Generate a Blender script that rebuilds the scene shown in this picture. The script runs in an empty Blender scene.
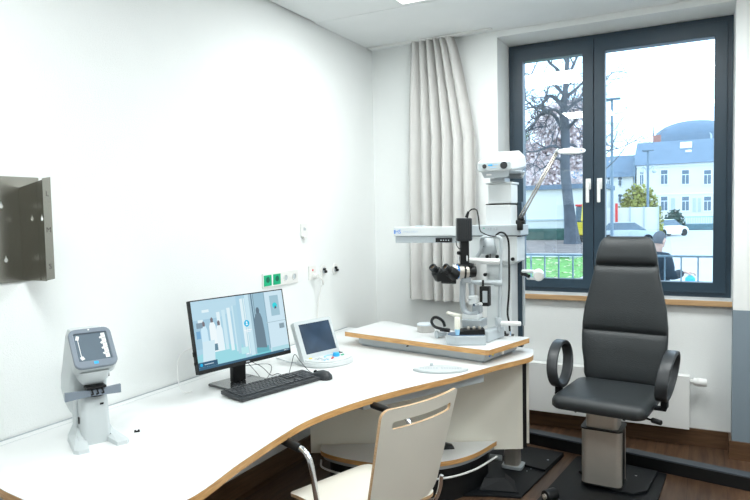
import bpy, bmesh, math, random
from mathutils import Vector, Matrix, noise
random.seed(7)
PI = math.pi
scene = bpy.context.scene
COL = scene.collection
V = Vector

# ------------------------------------------------------------------ camera
F = 627.0
SKY, PANEL, EXPO = 3.8, 17, 0.0
_Y = V((327, -40, F)).normalized()
_X = V((1204, 10, -F)); _X = (_X - _Y * _X.dot(_Y)).normalized()
_Z = _X.cross(_Y); _Z = -_Z if _Z.y > 0 else _Z
CAM = V((2.21, 0, 1.492))
def at(px, py, x=None, y=None, z=None):
    """where the sight line of a photo point meets the plane x=, y= or z= of the room"""
    d = V((px - 375, py - 250, F)); r = V((d.dot(_X), d.dot(_Y), d.dot(_Z)))
    if x is not None: t = (x - CAM.x) / r.x
    elif y is not None: t = (y - CAM.y) / r.y
    else: t = (z - CAM.z) / r.z
    return CAM + r * t
cam = bpy.data.cameras.new('camera'); camo = bpy.data.objects.new('camera', cam); COL.objects.link(camo)
cam.lens = F / 750 * 36; cam.sensor_width = 36; cam.clip_start = .05; cam.clip_end = 600
rt = V((_X.x, _Y.x, _Z.x)); dn = V((_X.y, _Y.y, _Z.y)); fw = V((_X.z, _Y.z, _Z.z))
m = Matrix((rt, -dn, -fw)).transposed().to_4x4(); m.translation = CAM
camo.matrix_world = m
scene.camera = camo

# ------------------------------------------------------------------ materials
def newmat(name):
    m = bpy.data.materials.new(name); m.use_nodes = True
    nt = m.node_tree; return m, nt, nt.nodes['Principled BSDF']
def mat(name, col, rough=.5, metal=0, bump=0, bscale=60, var=.04, emit=None, es=0, spec=.5, coat=0, alpha=1, trans=0, vscale=6):
    m, nt, b = newmat(name)
    n = nt.nodes.new('ShaderNodeTexNoise'); n.inputs['Scale'].default_value = vscale; n.inputs['Detail'].default_value = 3
    tc = nt.nodes.new('ShaderNodeTexCoord'); nt.links.new(tc.outputs['Object'], n.inputs['Vector'])
    r = nt.nodes.new('ShaderNodeValToRGB'); r.color_ramp.elements[0].position = .3; r.color_ramp.elements[1].position = .7
    r.color_ramp.elements[0].color = [c * (1 - var) for c in col] + [1]
    r.color_ramp.elements[1].color = [min(1, c * (1 + var)) for c in col] + [1]
    nt.links.new(n.outputs['Fac'], r.inputs['Fac']); nt.links.new(r.outputs['Color'], b.inputs['Base Color'])
    b.inputs['Roughness'].default_value = rough; b.inputs['Metallic'].default_value = metal
    b.inputs['Specular IOR Level'].default_value = spec; b.inputs['Coat Weight'].default_value = coat
    b.inputs['Transmission Weight'].default_value = trans
    if bump:
        n2 = nt.nodes.new('ShaderNodeTexNoise'); n2.inputs['Scale'].default_value = bscale; n2.inputs['Detail'].default_value = 4
        nt.links.new(tc.outputs['Object'], n2.inputs['Vector'])
        bp = nt.nodes.new('ShaderNodeBump'); bp.inputs['Strength'].default_value = bump; bp.inputs['Distance'].default_value = .01
        nt.links.new(n2.outputs['Fac'], bp.inputs['Height']); nt.links.new(bp.outputs['Normal'], b.inputs['Normal'])
    if emit:
        b.inputs['Emission Color'].default_value = list(emit) + [1]; b.inputs['Emission Strength'].default_value = es
    return m
def woodmat(name, c0, c1, scale=(1, 1, 1), rough=.45, planks=None, rot=0):
    m, nt, b = newmat(name)
    tc = nt.nodes.new('ShaderNodeTexCoord'); mp = nt.nodes.new('ShaderNodeMapping'); mp.inputs['Scale'].default_value = scale
    mp.inputs['Rotation'].default_value = (0, 0, rot)
    nt.links.new(tc.outputs['Object'], mp.inputs['Vector'])
    n = nt.nodes.new('ShaderNodeTexNoise'); n.inputs['Scale'].default_value = 4; n.inputs['Detail'].default_value = 6; n.inputs['Distortion'].default_value = .6
    nt.links.new(mp.outputs['Vector'], n.inputs['Vector'])
    r = nt.nodes.new('ShaderNodeValToRGB'); r.color_ramp.elements[0].position = .32; r.color_ramp.elements[1].position = .68
    r.color_ramp.elements[0].color = list(c0) + [1]; r.color_ramp.elements[1].color = list(c1) + [1]
    nt.links.new(n.outputs['Fac'], r.inputs['Fac']); out = r.outputs['Color']
    if planks:
        mp2 = nt.nodes.new('ShaderNodeMapping'); nt.links.new(tc.outputs['Object'], mp2.inputs['Vector'])
        mp2.inputs['Rotation'].default_value = (0, 0, planks[2])
        br = nt.nodes.new('ShaderNodeTexBrick'); br.inputs['Scale'].default_value = 1
        br.inputs['Brick Width'].default_value = planks[0]; br.inputs['Row Height'].default_value = planks[1]
        br.inputs['Mortar Size'].default_value = .0015; br.inputs['Color1'].default_value = (.75, .75, .75, 1); br.inputs['Color2'].default_value = (1.1, 1.1, 1.1, 1)
        br.inputs['Mortar'].default_value = (.25, .25, .25, 1)
        nt.links.new(mp2.outputs['Vector'], br.inputs['Vector'])
        mx = nt.nodes.new('ShaderNodeMix'); mx.data_type = 'RGBA'; mx.blend_type = 'MULTIPLY'; mx.inputs[0].default_value = 1
        nt.links.new(out, mx.inputs[6]); nt.links.new(br.outputs['Color'], mx.inputs[7]); out = mx.outputs[2]
    nt.links.new(out, b.inputs['Base Color']); b.inputs['Roughness'].default_value = rough
    bp = nt.nodes.new('ShaderNodeBump'); bp.inputs['Strength'].default_value = .1; bp.inputs['Distance'].default_value = .003
    nt.links.new(n.outputs['Fac'], bp.inputs['Height']); nt.links.new(bp.outputs['Normal'], b.inputs['Normal'])
    return m
def emat(name, col, s=1):
    m = bpy.data.materials.new(name); m.use_nodes = True; nt = m.node_tree; nt.nodes.clear()
    e = nt.nodes.new('ShaderNodeEmission'); e.inputs[0].default_value = list(col) + [1]; e.inputs[1].default_value = s
    o = nt.nodes.new('ShaderNodeOutputMaterial'); nt.links.new(e.outputs[0], o.inputs[0]); return m
def glassmat(name, tint=(1, 1, 1), refl=.08, rough=0):
    m = bpy.data.materials.new(name); m.use_nodes = True; nt = m.node_tree; nt.nodes.clear()
    t = nt.nodes.new('ShaderNodeBsdfTransparent'); t.inputs[0].default_value = list(tint) + [1]
    g = nt.nodes.new('ShaderNodeBsdfGlossy'); g.inputs['Roughness'].default_value = rough
    fr = nt.nodes.new('ShaderNodeFresnel'); fr.inputs[0].default_value = 1.5
    mu = nt.nodes.new('ShaderNodeMath'); mu.operation = 'MULTIPLY'; mu.inputs[1].default_value = refl / .04
    nt.links.new(fr.outputs[0], mu.inputs[0])
    mx = nt.nodes.new('ShaderNodeMixShader'); nt.links.new(mu.outputs[0], mx.inputs[0])
    nt.links.new(t.outputs[0], mx.inputs[1]); nt.links.new(g.outputs[0], mx.inputs[2])
    o = nt.nodes.new('ShaderNodeOutputMaterial'); nt.links.new(mx.outputs[0], o.inputs[0]); return m

M = {}
M['wall'] = mat('white_woodchip_wall_paint', (.86, .885, .88), .75, bump=.25, bscale=220, var=.008)
M['inst'] = mat('light_grey_instrument_plastic', (.55, .595, .61), .38, var=.01)
M['sgrey'] = mat('silver_grey_lacquer', (.36, .40, .43), .3, .25, var=.02)
M['dado'] = mat('grey_blue_washable_wall_paint', (.22, .28, .33), .5, bump=.1, bscale=220, var=.02)
M['ceil'] = mat('matt_ceiling_paint', (.84, .865, .87), .9, var=.01)
M['floor'] = woodmat('dark_brown_wood_plank_floor', (.055, .026, .014), (.135, .075, .042), (9, .9, 1), .42, planks=(1.3, .19, PI/2))
M['base'] = woodmat('brown_wood_skirting', (.085, .042, .02), (.15, .08, .04), (1.2, 1.2, 14), .4)
M['oak'] = woodmat('light_oak_edge', (.52, .27, .095), (.74, .44, .18), (3, 3, 30), .4)
M['sill'] = woodmat('oak_window_sill', (.42, .25, .12), (.58, .38, .20), (1, 6, 20), .4)
M['ply'] = woodmat('birch_plywood_edge', (.52, .33, .18), (.68, .47, .28), (4, 4, 60), .45)
M['desk'] = mat('white_laminate', (.77, .79, .79), .28, var=.006)
M['cream'] = mat('cream_laminate_panel', (.88, .865, .77), .4, var=.01)
M['chairwhite'] = mat('off_white_laminate', (.84, .82, .74), .35, var=.01)
M['plastic'] = mat('white_instrument_plastic', (.70, .74, .75), .35, var=.01)
M['lgrey'] = mat('light_grey_lacquer', (.47, .52, .55), .35, var=.015)
M['greyp'] = mat('grey_plastic', (.20, .24, .29), .4, var=.03)
M['mgrey'] = mat('mid_grey_metal', (.42, .46, .49), .35, .3, var=.03)
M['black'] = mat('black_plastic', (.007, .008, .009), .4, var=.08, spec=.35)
M['blackm'] = mat('black_powder_coated_steel', (.0045, .006, .008), .5, spec=.25, bump=.05, bscale=300, var=.08)
M['dgrey'] = mat('dark_grey_plastic', (.026, .030, .034), .42, var=.05)
M['key'] = mat('dark_key_plastic', (.032, .037, .043), .4, var=.05)
M['chrome'] = mat('polished_chrome', (.80, .81, .83), .08, 1, var=.01)
M['alu'] = mat('brushed_aluminium', (.62, .585, .53), .42, .75, bump=.04, bscale=90, var=.05)
M['steel'] = mat('stainless_sheet_steel', (.38, .37, .33), .27, 1, var=.07, vscale=3)
M['steeld'] = mat('engraved_steel', (.10, .09, .085), .5, .6)
M['leather'] = mat('charcoal_leather', (.026, .031, .034), .40, bump=.25, bscale=260, var=.06)
M['curtain'] = mat('pale_grey_curtain_cloth', (.60, .595, .58), .9, bump=.15, bscale=500, var=.03)
M['frame'] = mat('anthracite_window_frame', (.022, .045, .068), .38, var=.03)
M['glass'] = glassmat('window_glass', (.97, .99, 1), .07)
M['blue'] = mat('blue_plastic', (.02, .22, .70), .4)
M['cyan'] = mat('sky_blue_plastic', (.03, .42, .85), .4)
M['pblue'] = mat('pale_blue_print', (.30, .60, .85), .4)
M['green'] = mat('green_socket_plastic', (.0, .42, .20), .35)
M['dgreen'] = mat('shaded_recess_green', (.0, .13, .07), .5)  # darker copy of the socket green, shade of the hollow put into colour
M['red'] = mat('red_plastic', (.75, .04, .04), .4)
M['yellow'] = mat('yellow_print', (.80, .62, .04), .4)
M['white'] = mat('white_plastic', (.84, .85, .84), .4, var=.01)
M['socket'] = mat('ivory_socket_plastic', (.80, .80, .78), .35, var=.01)
M['lens'] = mat('dark_lens_glass', (.01, .012, .016), .05, coat=1)
M['led'] = emat('led_panel_light', (.97, 1, .99), 6)
M['hair'] = mat('short_grey_hair', (.12, .12, .13), .9, bump=.6, bscale=90)
M['skin'] = mat('skin', (.62, .38, .30), .6)
M['jacket'] = mat('dark_navy_jacket_cloth', (.010, .020, .030), .8, bump=.3, bscale=30)
M['trouser'] = mat('dark_trouser_cloth', (.03, .03, .04), .9)

# ------------------------------------------------------------------ mesh builder
def Tm(loc=(0, 0, 0), rz=0, rx=0, ry=0):
    return Matrix.Translation(V(loc)) @ Matrix.Rotation(rz, 4, 'Z') @ Matrix.Rotation(ry, 4, 'Y') @ Matrix.Rotation(rx, 4, 'X')
def frame_z(d):
    d = V(d).normalized(); return d.to_track_quat('Z', 'Y').to_matrix().to_4x4()
def spline(pts, n=6, closed=False):
    P = [V(p) for p in pts]; out = []; N = len(P)
    rng = N if closed else N - 1
    for i in range(rng):
        p1 = P[i]; p2 = P[(i + 1) % N]
        p0 = P[(i - 1) % N] if (closed or i > 0) else p1 * 2 - p2
        p3 = P[(i + 2) % N] if (closed or i < N - 2) else p2 * 2 - p1
        for k in range(n):
            t = k / n
            out.append(.5 * ((2 * p1) + (p2 - p0) * t + (2 * p0 - 5 * p1 + 4 * p2 - p3) * t * t + (3 * p1 - p0 - 3 * p2 + p3) * t ** 3))
    if not closed: out.append(P[-1])
    return out
def rrect(w, h, r, n=5, cx=0, cy=0):
    out = []
    for (sx, sy, a0) in ((1, 1, 0), (-1, 1, PI/2), (-1, -1, PI), (1, -1, 1.5*PI)):
        for k in range(n + 1):
            a = a0 + PI/2*k/n
            out.append((cx + sx*(w/2 - r) + r*math.cos(a), cy + sy*(h/2 - r) + r*math.sin(a)))
    return out
def circ(r, n=24, cx=0, cy=0, ry=None, a0=0):
    ry = r if ry is None else ry
    return [(cx + r*math.cos(a0 + 2*PI*k/n), cy + ry*math.sin(a0 + 2*PI*k/n)) for k in range(n)]
class MB:
    def __init__(s, T=None):
        s.bm = bmesh.new(); s.T = T or Matrix.Identity(4); s.mi = 0
    def _add(s, b, Mx=None):
        Mx = s.T @ (Mx or Matrix.Identity(4)); mp = {}
        for v in b.verts: mp[v] = s.bm.verts.new(Mx @ v.co)
        for f in b.faces:
            try:
                nf = s.bm.faces.new([mp[v] for v in f.verts]); nf.material_index = s.mi; nf.smooth = f.smooth
            except ValueError: pass
        b.free(); return s
    def box(s, c, size, rz=0, rx=0, ry=0, bev=0, seg=2, Mx=None):
        b = bmesh.new(); bmesh.ops.create_cube(b, size=1)
        for v in b.verts: v.co = V((v.co.x*size[0], v.co.y*size[1], v.co.z*size[2]))
        if bev: bmesh.ops.bevel(b, geom=b.edges[:], offset=bev, segments=seg, affect='EDGES', profile=.5)
        return s._add(b, (Mx or Matrix.Identity(4)) @ Tm(c, rz, rx, ry))
    def bb(s, x0, x1, y0, y1, z0, z1, bev=0):
        return s.box(((x0+x1)/2, (y0+y1)/2, (z0+z1)/2), (x1-x0, y1-y0, z1-z0), bev=bev)
    def cyl(s, p0, p1, r, r2=None, seg=24, bev=0):
        p0 = V(p0); p1 = V(p1); L = (p1-p0).length; r2 = r if r2 is None else r2
        b = bmesh.new(); bmesh.ops.create_cone(b, cap_ends=True, segments=seg, radius1=r, radius2=r2, depth=L)
        for f in b.faces: f.smooth = len(f.verts) == 4
        if bev:
            e = [e for e in b.edges if any(len(f.verts) > 4 for f in e.link_faces)]
            bmesh.ops.bevel(b, geom=e, offset=bev, segments=2, affect='EDGES', profile=.5)
        return s._add(b, Matrix.Translation((p0+p1)/2) @ frame_z(p1-p0))
    def ball(s, c, r, Mx=None, u=20, v=12):
        r = (r, r, r) if not hasattr(r, '__len__') else r
        b = bmesh.new(); bmesh.ops.create_uvsphere(b, u_segments=u, v_segments=v, radius=1)
        for f in b.faces: f.smooth = True
        for q in b.verts: q.co = V((q.co.x*r[0], q.co.y*r[1], q.co.z*r[2]))
        return s._add(b, Matrix.Translation(V(c)) @ (Mx or Matrix.Identity(4)))
    def loft(s, rings, cap=True, closed_u=True, loop=False, smooth=True, Mx=None):
        b = bmesh.new(); R = [[b.verts.new(V(p)) for p in r] for r in rings]; n = len(R[0])
        rng = len(R) if loop else len(R) - 1
        for i in range(rng):
            A = R[i]; B = R[(i+1) % len(R)]
            for k in range(n if closed_u else n-1):
                f = b.faces.new((A[k], A[(k+1) % n], B[(k+1) % n], B[k])); f.smooth = smooth
        if cap and not loop:
            b.faces.new(R[0][::-1]); b.faces.new(R[-1])
        bmesh.ops.recalc_face_normals(b, faces=b.faces[:])
        return s._add(b, Mx)
    def tube(s, pts, r, seg=10, closed=False, flat=None):
        P = [V(p) for p in pts]; N = len(P); rings = []; up = None
        for i in range(N):
            a = P[i-1] if (i > 0 or closed) else P[i]; c = P[(i+1) % N] if (i < N-1 or closed) else P[i]
            t = (c - a).normalized()
            if up is None:
                up = V((0, 0, 1)) if abs(t.z) < .9 else V((1, 0, 0))
            x = t.cross(up); x.normalize(); up = x.cross(t).normalized()
            rr = r(i/(N-1)) if callable(r) else r
            fx, fy = flat if flat else (1, 1)
            rings.append([P[i] + x*rr*fx*math.cos(2*PI*k/seg) + up*rr*fy*math.sin(2*PI*k/seg) for k in range(seg)])
        return s.loft(rings, loop=closed)
    def prism(s, loops, z0, z1, Mx=None, bev=0, slices=None, f=None, side_mi=None):
        """extrude a 2D outline (first loop) with holes (other loops); slices=(axis,[values]) cuts it; f bends it"""
        if not isinstance(loops[0][0], (tuple, list, Vector)): loops = [loops]
        b = bmesh.new(); es = []
        for L in loops:
            vs = [b.verts.new((p[0], p[1], z0)) for p in L]
            for k in range(len(vs)): es.append(b.edges.new((vs[k], vs[(k+1) % len(vs)])))
        if len(loops) == 1: b.faces.new(b.verts[:])
        else: bmesh.ops.triangle_fill(b, use_beauty=True, use_dissolve=False, edges=es)
        base = b.faces[:]
        r = bmesh.ops.extrude_face_region(b, geom=base)
        nv = [g for g in r['geom'] if isinstance(g, bmesh.types.BMVert)]
        for v in nv: v.co.z = z1
        bmesh.ops.recalc_face_normals(b, faces=b.faces[:])
        if bev:
            sel = [e for e in b.edges if len(e.link_faces) == 2 and abs(e.verts[0].co.z - e.verts[1].co.z) < 1e-6 and e.calc_face_angle(0) > 1]
            bmesh.ops.bevel(b, geom=sel, offset=bev, segments=2, affect='EDGES', profile=.5)
        if slices:
            ax, vals = slices
            no = V((1, 0, 0)) if ax == 'x' else V((0, 1, 0))
            for q in vals:
                bmesh.ops.bisect_plane(b, geom=b.verts[:]+b.edges[:]+b.faces[:], plane_co=no*q, plane_no=no)
        b.normal_update(); sides = [fc for fc in b.faces if abs(fc.normal.z) < .5]
        if side_mi is not None:
            for fc in b.faces: fc.material_index = 0
            for fc in sides: fc.material_index = side_mi
        sideset = {fc.index: 1 for fc in sides}
        if f:
            for v in b.verts: v.co = V(f(*v.co))
        Mx2 = s.T @ (Mx or Matrix.Identity(4)); mp = {}
        for v in b.verts: mp[v] = s.bm.verts.new(Mx2 @ v.co)
        for fc in b.faces:
            nf = s.bm.faces.new([mp[v] for v in fc.verts]); nf.material_index = fc.material_index if side_mi is not None else s.mi
            nf.smooth = bool(f)
        b.free(); return s
    def lathe(s, prof, Mx=None, seg=28):
        rings = [[(max(r, 1e-4)*math.cos(2*PI*k/seg), max(r, 1e-4)*math.sin(2*PI*k/seg), z) for k in range(seg)] for r, z in prof]
        return s.loft(rings, Mx=Mx)
    def text(s, body, size, Mx, ext=.0005):
        c = bpy.data.curves.new('t', 'FONT'); c.body = body; c.size = size; c.extrude = ext; c.align_x = 'CENTER'; c.align_y = 'CENTER'; c.resolution_u = 3
        o = bpy.data.objects.new('t', c); COL.objects.link(o); dg = bpy.context.evaluated_depsgraph_get()
        me = bpy.data.meshes.new_from_object(o.evaluated_get(dg)); b = bmesh.new(); b.from_mesh(me)
        bpy.data.objects.remove(o); bpy.data.meshes.remove(me); bpy.data.curves.remove(c)
        return s._add(b, Mx)
    def build(s, name, mats, parent=None, sub=0, sharp=40):
        me = bpy.data.meshes.new(name)
        bmesh.ops.remove_doubles(s.bm, verts=s.bm.verts[:], dist=1e-6)
        bmesh.ops.recalc_face_normals(s.bm, faces=s.bm.faces[:])
        for e in s.bm.edges:
            if len(e.link_faces) == 2 and e.calc_face_angle(0) > math.radians(sharp): e.smooth = False
        vs = [v.co for v in s.bm.verts]
        c = V([(min(v[i] for v in vs) + max(v[i] for v in vs))/2 for i in range(3)])
        if parent is None: c.z = min(v.z for v in vs)
        c0 = c.copy()
        for v in s.bm.verts: v.co -= c0
        s.bm.to_mesh(me); s.bm.free()
        for q in (mats if isinstance(mats, (list, tuple)) else [mats]): me.materials.append(M[q] if isinstance(q, str) else q)
        o = bpy.data.objects.new(name, me); COL.objects.link(o)
        if parent is not None:
            o.parent = parent; w = world(parent)
            o.matrix_parent_inverse = Matrix.Identity(4); o.location = w.inverted() @ c0; 
            if w.to_euler().z or True:
                o.rotation_euler = w.to_3x3().inverted().to_euler()
        else: o.location = c0
        if sub:
            md = o.modifiers.new('s', 'SUBSURF'); md.levels = md.render_levels = sub
        return o
def world(o):
    w = o.matrix_basis.copy(); p = o.parent
    while p is not None: w = p.matrix_basis @ w; p = p.parent
    return w
def tag(o, label, cat, group=None, kind=None):
    o['label'] = label; o['category'] = cat
    if group: o['group'] = group
    if kind: o['kind'] = kind
    return o
def thing(name, loc, label, cat, group=None):
    o = bpy.data.objects.new(name, None); o.empty_display_size = .05; COL.objects.link(o); o.location = loc
    return tag(o, label, cat, group)
def struct(o): o['kind'] = 'structure'; return o
def plabel(o, l): o['label'] = l; return o

# ------------------------------------------------------------------ the room
YP, YW = 4.246, 4.52            # pier face, window plane
CZ = 2.735
mb = MB(); mb.bb(-.1, 4.4, -2.4, 4.95, -.12, 0); struct(mb.build('floor', 'floor'))
mb = MB(); mb.bb(-.12, 0, -2.4, 4.95, -.12, 2.9); struct(mb.build('wall_left', 'wall'))
mb = MB(); mb.bb(4.4, 4.5, -2.4, 4.95, -.12, 2.9); struct(mb.build('wall_right', 'wall'))
mb = MB(); mb.bb(-.12, 4.5, -2.5, -2.4, -.12, 2.9); struct(mb.build('wall_front', 'wall'))
XL, XR = .963, 2.378
mb = MB()
mb.bb(0, XL, YP, 4.78, 0, CZ + .1)
mb.bb(XL, XR, YP, 4.78, 2.695, CZ + .1)
mb.bb(XL, XR, 4.40, 4.78, 0, .895)
mb.bb(XR, 4.4, YP + .0005, 4.78, .897, CZ + .1)
struct(mb.build('wall_back', 'wall'))
mb = MB(); mb.bb(XR, 4.4, YP, 4.78, 0, .897); struct(mb.build('wall_back_dado', 'dado'))
# ceiling: plain strip along the window, suspended panels behind it, a shadow gap between
YG = 3.455
mb = MB(); mb.bb(0, 4.4, YG + .006, YP, CZ, CZ + .12); struct(mb.build('ceiling', 'ceil'))
def ceil_panels():
    # suspended field with openings for the LED panels
    holes = [(x, y) for x in LX for y in LY if (x, y) in ((.93, 3.13), (2.04, 3.13), (3.15, 3.13), (.93, .75), (3.15, .75), (2.04, .75))]
    mb = MB(); outer = [(0.012, -2.4), (4.4, -2.4), (4.4, YG), (.012, YG)]
    loops = [outer] + [[(x-.303, y-.303), (x+.303, y-.303), (x+.303, y+.303), (x-.303, y+.303)] for x, y in holes]
    mb.prism(loops, CZ, CZ + .03); o = mb.build('ceiling_panels', 'ceil'); struct(o)
    mb = MB(); mb.bb(0, 4.4, -2.4, YG + .006, CZ + .04, CZ + .12); struct(mb.build('ceiling_slab', 'ceil'))
    return holes
LX = [.93, 2.04, 3.15]; LY = [3.13, .75, -1.5]  # middle column added as fill for the back wall, never in view
holes = ceil_panels()
LP = None
for i, (x, y) in enumerate(holes):
    lab = {0: 'white square ceiling light panel nearest the left wall, cut by the top of the photo'}.get(i, 'square white ceiling light panel out of view; the middle pair is added fill light')
    t = thing('ceiling_light', (x, y, CZ), lab, 'ceiling light', 'square ceiling light panels')
    mb = MB(); mb.prism([[(x-.3, y-.3), (x+.3, y-.3), (x+.3, y+.3), (x-.3, y+.3)], [(x-.288, y-.288), (x+.288, y-.288), (x+.288, y+.288), (x-.288, y+.288)]], CZ-.001, CZ+.02)
    mb.build('light_frame', 'white', t)
    mb = MB(); mb.bb(x-.288, x+.288, y-.288, y+.288, CZ+.001, CZ+.012); mb.build('diffuser', 'led', t)
# skirting boards
mb = MB(); mb.bb(0, .014, -2.4, YP, 0, .11, bev=.003); struct(mb.build('baseboard_left', 'base'))
mb = MB(); mb.bb(.014, XL, YP-.014, YP, 0, .11); mb.bb(XL, XL+.014, YP-.014, 4.4, 0, .11); mb.bb(XL+.014, XR-.014, 4.386, 4.4, 0, .11)
mb.bb(XR-.014, XR, YP-.014, 4.4, 0, .11); mb.bb(XR, 4.386, YP-.014, YP, 0, .11)
struct(mb.build('baseboard_back', 'base'))

# ------------------------------------------------------------------ window
win = bpy.data.objects.new('window_1', None); COL.objects.link(win); win.location = (1.67, YW, .93); win['kind'] = 'structure'
x0, x1, z0, z1 = .966, 2.375, .932, 2.693
fy0, fy1 = YW, YW + .075
def ring(mb, a0, a1, b0, b1, w, y0, y1, wb=None, wt=None):
    wb = wb or w; wt = wt or w
    mb.prism([[(a0, b0), (a1, b0), (a1, b1), (a0, b1)], [(a0+w, b0+wb), (a1-w, b0+wb), (a1-w, b1-wt), (a0+w, b1-wt)]], -y1, -y0, Mx=Matrix.Rotation(PI/2, 4, 'X'), bev=.002)
mb = MB(); ring(mb, x0, x1, z0, z1, .055, fy0 + .012, fy1 + .02, wb=.045)
mb.bb(1.533, 1.571, fy0+.02, fy1+.02, z0+.04, z1-.04)
mb.build('window_frame', 'frame', win)
for k, (a0, a1) in enumerate(((x0+.03, 1.549), (1.553, x1-.03))):
    mb = MB(); ring(mb, a0, a1, z0+.03, z1-.03, .071, fy0 - .004, fy1, wb=.065, wt=.09)
    s = mb.build('sash', 'frame', win)
    mb = MB(); mb.bb(a0+.068, a1-.068, fy0+.038, fy0+.044, z0+.09, z1-.115); mb.build('pane', 'glass', s)
for hx in (1.517, 1.590):
    mb = MB(); mb.box((hx, fy0-.009, 1.685), (.034, .012, .075), bev=.004)
    mb.cyl((hx, fy0-.012, 1.69), (hx, fy0-.05, 1.69), .009)
    mb.box((hx, fy0-.05, 1.632), (.022, .014, .150), bev=.006)
    mb.build('handle', 'white', win)
mb = MB(); mb.bb(XL+.001, XR-.001, 4.36, fy0+.011, .896, .931, bev=.003); mb.build('window_sill_board', 'sill', win)
mb = MB(); mb.bb(XL+.002, XR-.002, 4.363, fy0+.01, .9305, .9325); mb.build('sill_top_laminate', 'desk', win)

# ------------------------------------------------------------------ curtain, radiator, duct
cu = thing('curtain', (.55, 4.15, .885), 'long pale grey gathered curtain hanging from the ceiling left of the window', 'curtain')
mb = MB(); rows = []
NZ = 26; NU = 260
def curt(u, t):           # u along, t 0 bottom .. 1 top
    top0, top1, lo0, lo1 = .352, .690, .305, .845
    k = 1 - t**2.2
    a = top0 + (lo0-top0)*min(1, k*1.3); b = top1 + (lo1-top1)*min(1, (1-t)*2.6)**.8
    ph = u*6.6*2*PI + .5*math.sin(u*9 + 1.0) + .35*math.sin(t*3 + u*14)
    amp = .044*(.55 + .45*math.sin(u*5.3+2)**2)*(1 if t < .93 else .8)
    x = a + (b-a)*(u + .016*math.sin(ph*1.0 + 1.2))
    y = 4.155 + amp*math.sin(ph) + .006*math.sin(t*5+u*6)
    return V((x, y, .885 + t*(2.722-.885)))
rings = []
for j in range(NZ+1):
    t = j/NZ
    f = [curt(i/NU, t) for i in range(NU+1)]
    rings.append(f + [p + V((0, .003, 0)) for p in reversed(f)])
mb.loft(rings); mb.build('curtain_cloth', 'curtain', cu, sharp=80)
mb = MB(); mb.bb(.02, .955, 4.138, 4.172, 2.722, 2.734, bev=.002); mb.build('curtain_rail', 'white', cu)

ra = thing('radiator', (1.62, 4.34, .12), 'flat white panel radiator on the wall under the window behind the examination chair', 'radiator')
mb = MB(); mb.bb(1.03, 2.150, 4.300, 4.312, .125, .452, bev=.003); mb.bb(1.03, 2.150, 4.355, 4.365, .125, .452, bev=.003)
for zz in (.20, .38): mb.bb(1.06, 2.12, 4.312, 4.355, zz, zz+.02)
mb.bb(1.06, 1.09, 4.312, 4.399, .36, .38); mb.bb(2.08, 2.11, 4.312, 4.399, .36, .38)
mb.build('radiator_panel', 'white', ra)
mb = MB(); mb.bb(1.03, 2.150, 4.299, 4.366, .452, .462, bev=.003)
for i in range(34): mb.bb(1.05+i*.032, 1.068+i*.032, 4.31, 4.355, .4621, .4635)
mb.build('radiator_grille', 'white', ra)
mb = MB(); mb.cyl((2.15, 4.33, .425), (2.175, 4.33, .425), .014); mb.cyl((2.172, 4.33, .425), (2.19, 4.33, .425), .024)
mb.cyl((2.19, 4.33, .425), (2.245, 4.33, .425), .027, .023, bev=.004); mb.build('thermostat_valve', 'white', ra)

du = thing('cable_duct', (2.6, 3.92, 0), 'long black cable duct lying on the wooden floor along the window wall', 'cable duct')
mb = MB(); T = Tm((0, 0, 0), math.radians(-2.0))
mb.T = Tm((1.228, 3.984, 0), -.17)
mb.bb(-.13, 1.95, .003, .070, 0, .070, bev=.003); DT = mb.T; mb.build('duct_body', 'black', du)
mb = MB(DT); mb.bb(-.13, 1.95, .0, .073, .0705, .080, bev=.002); mb.build('duct_lid', mat('dark_grey_duct_lid', (.045, .055, .068), .5), du)

# ------------------------------------------------------------------ desk
DZ = .718
dk = thing('desk', (.5, 2.6, 0), 'large white curved desk with oak edge along the left wall', 'desk')
fr = spline([(.30, 1.13), (.383, 1.085), (.508, 1.051), (.70, 1.03), (.88, 1.10), (.949, 1.264), (.912, 1.534), (.882, 1.816), (.880, 1.99), (.918, 2.196), (.99, 2.42), (1.082, 2.63), (1.165, 2.80), (1.222, 2.95), (1.29, 3.12), (1.373, 3.298)], 7)
poly = [(.004, .95), (.2, .98)] + [(p.x, p.y) for p in [V((a.x, a.y, 0)) for a in [V((q[0], q[1], 0)) for q in fr]]] + [(1.392, 3.38), (1.385, 3.48), (1.36, 3.56), (1.20, 3.60), (.9, 3.74), (.15, 3.765), (.004, 3.785)]
poly = [(.004, 1.20)] + poly[2:]
def spline2(pts, n): return [(p.x, p.y) for p in spline([(a[0], a[1], 0) for a in pts], n)]
poly = [(.004, 1.20)] + spline2([(.30, 1.13), (.383, 1.083), (.534, 1.062), (.72, 1.035), (.88, 1.10), (.949, 1.264), (.912, 1.534), (.882, 1.816), (.880, 1.99), (.918, 2.196), (.99, 2.42), (1.082, 2.63), (1.165, 2.80), (1.222, 2.95), (1.29, 3.12), (1.373, 3.298), (1.395, 3.40), (1.36, 3.556)], 7) + [(1.20, 3.60), (.9, 3.74), (.15, 3.765), (.004, 3.785)]
mb = MB(); mb.prism(poly, DZ-.0015, DZ); mb.build('worktop_surface', 'desk', dk)
mb = MB(); mb.prism(poly, DZ-.028, DZ-.0015); mb.build('worktop', ['oak'], dk)
mb = MB(); mb.bb(.0042, .006, 1.2, 3.78, DZ, DZ+.004); mb.bb(.045, .0465, 1.2, 3.76, DZ, DZ+.0006); mb.build('rear_channel_seam', 'lgrey', dk)
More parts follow.
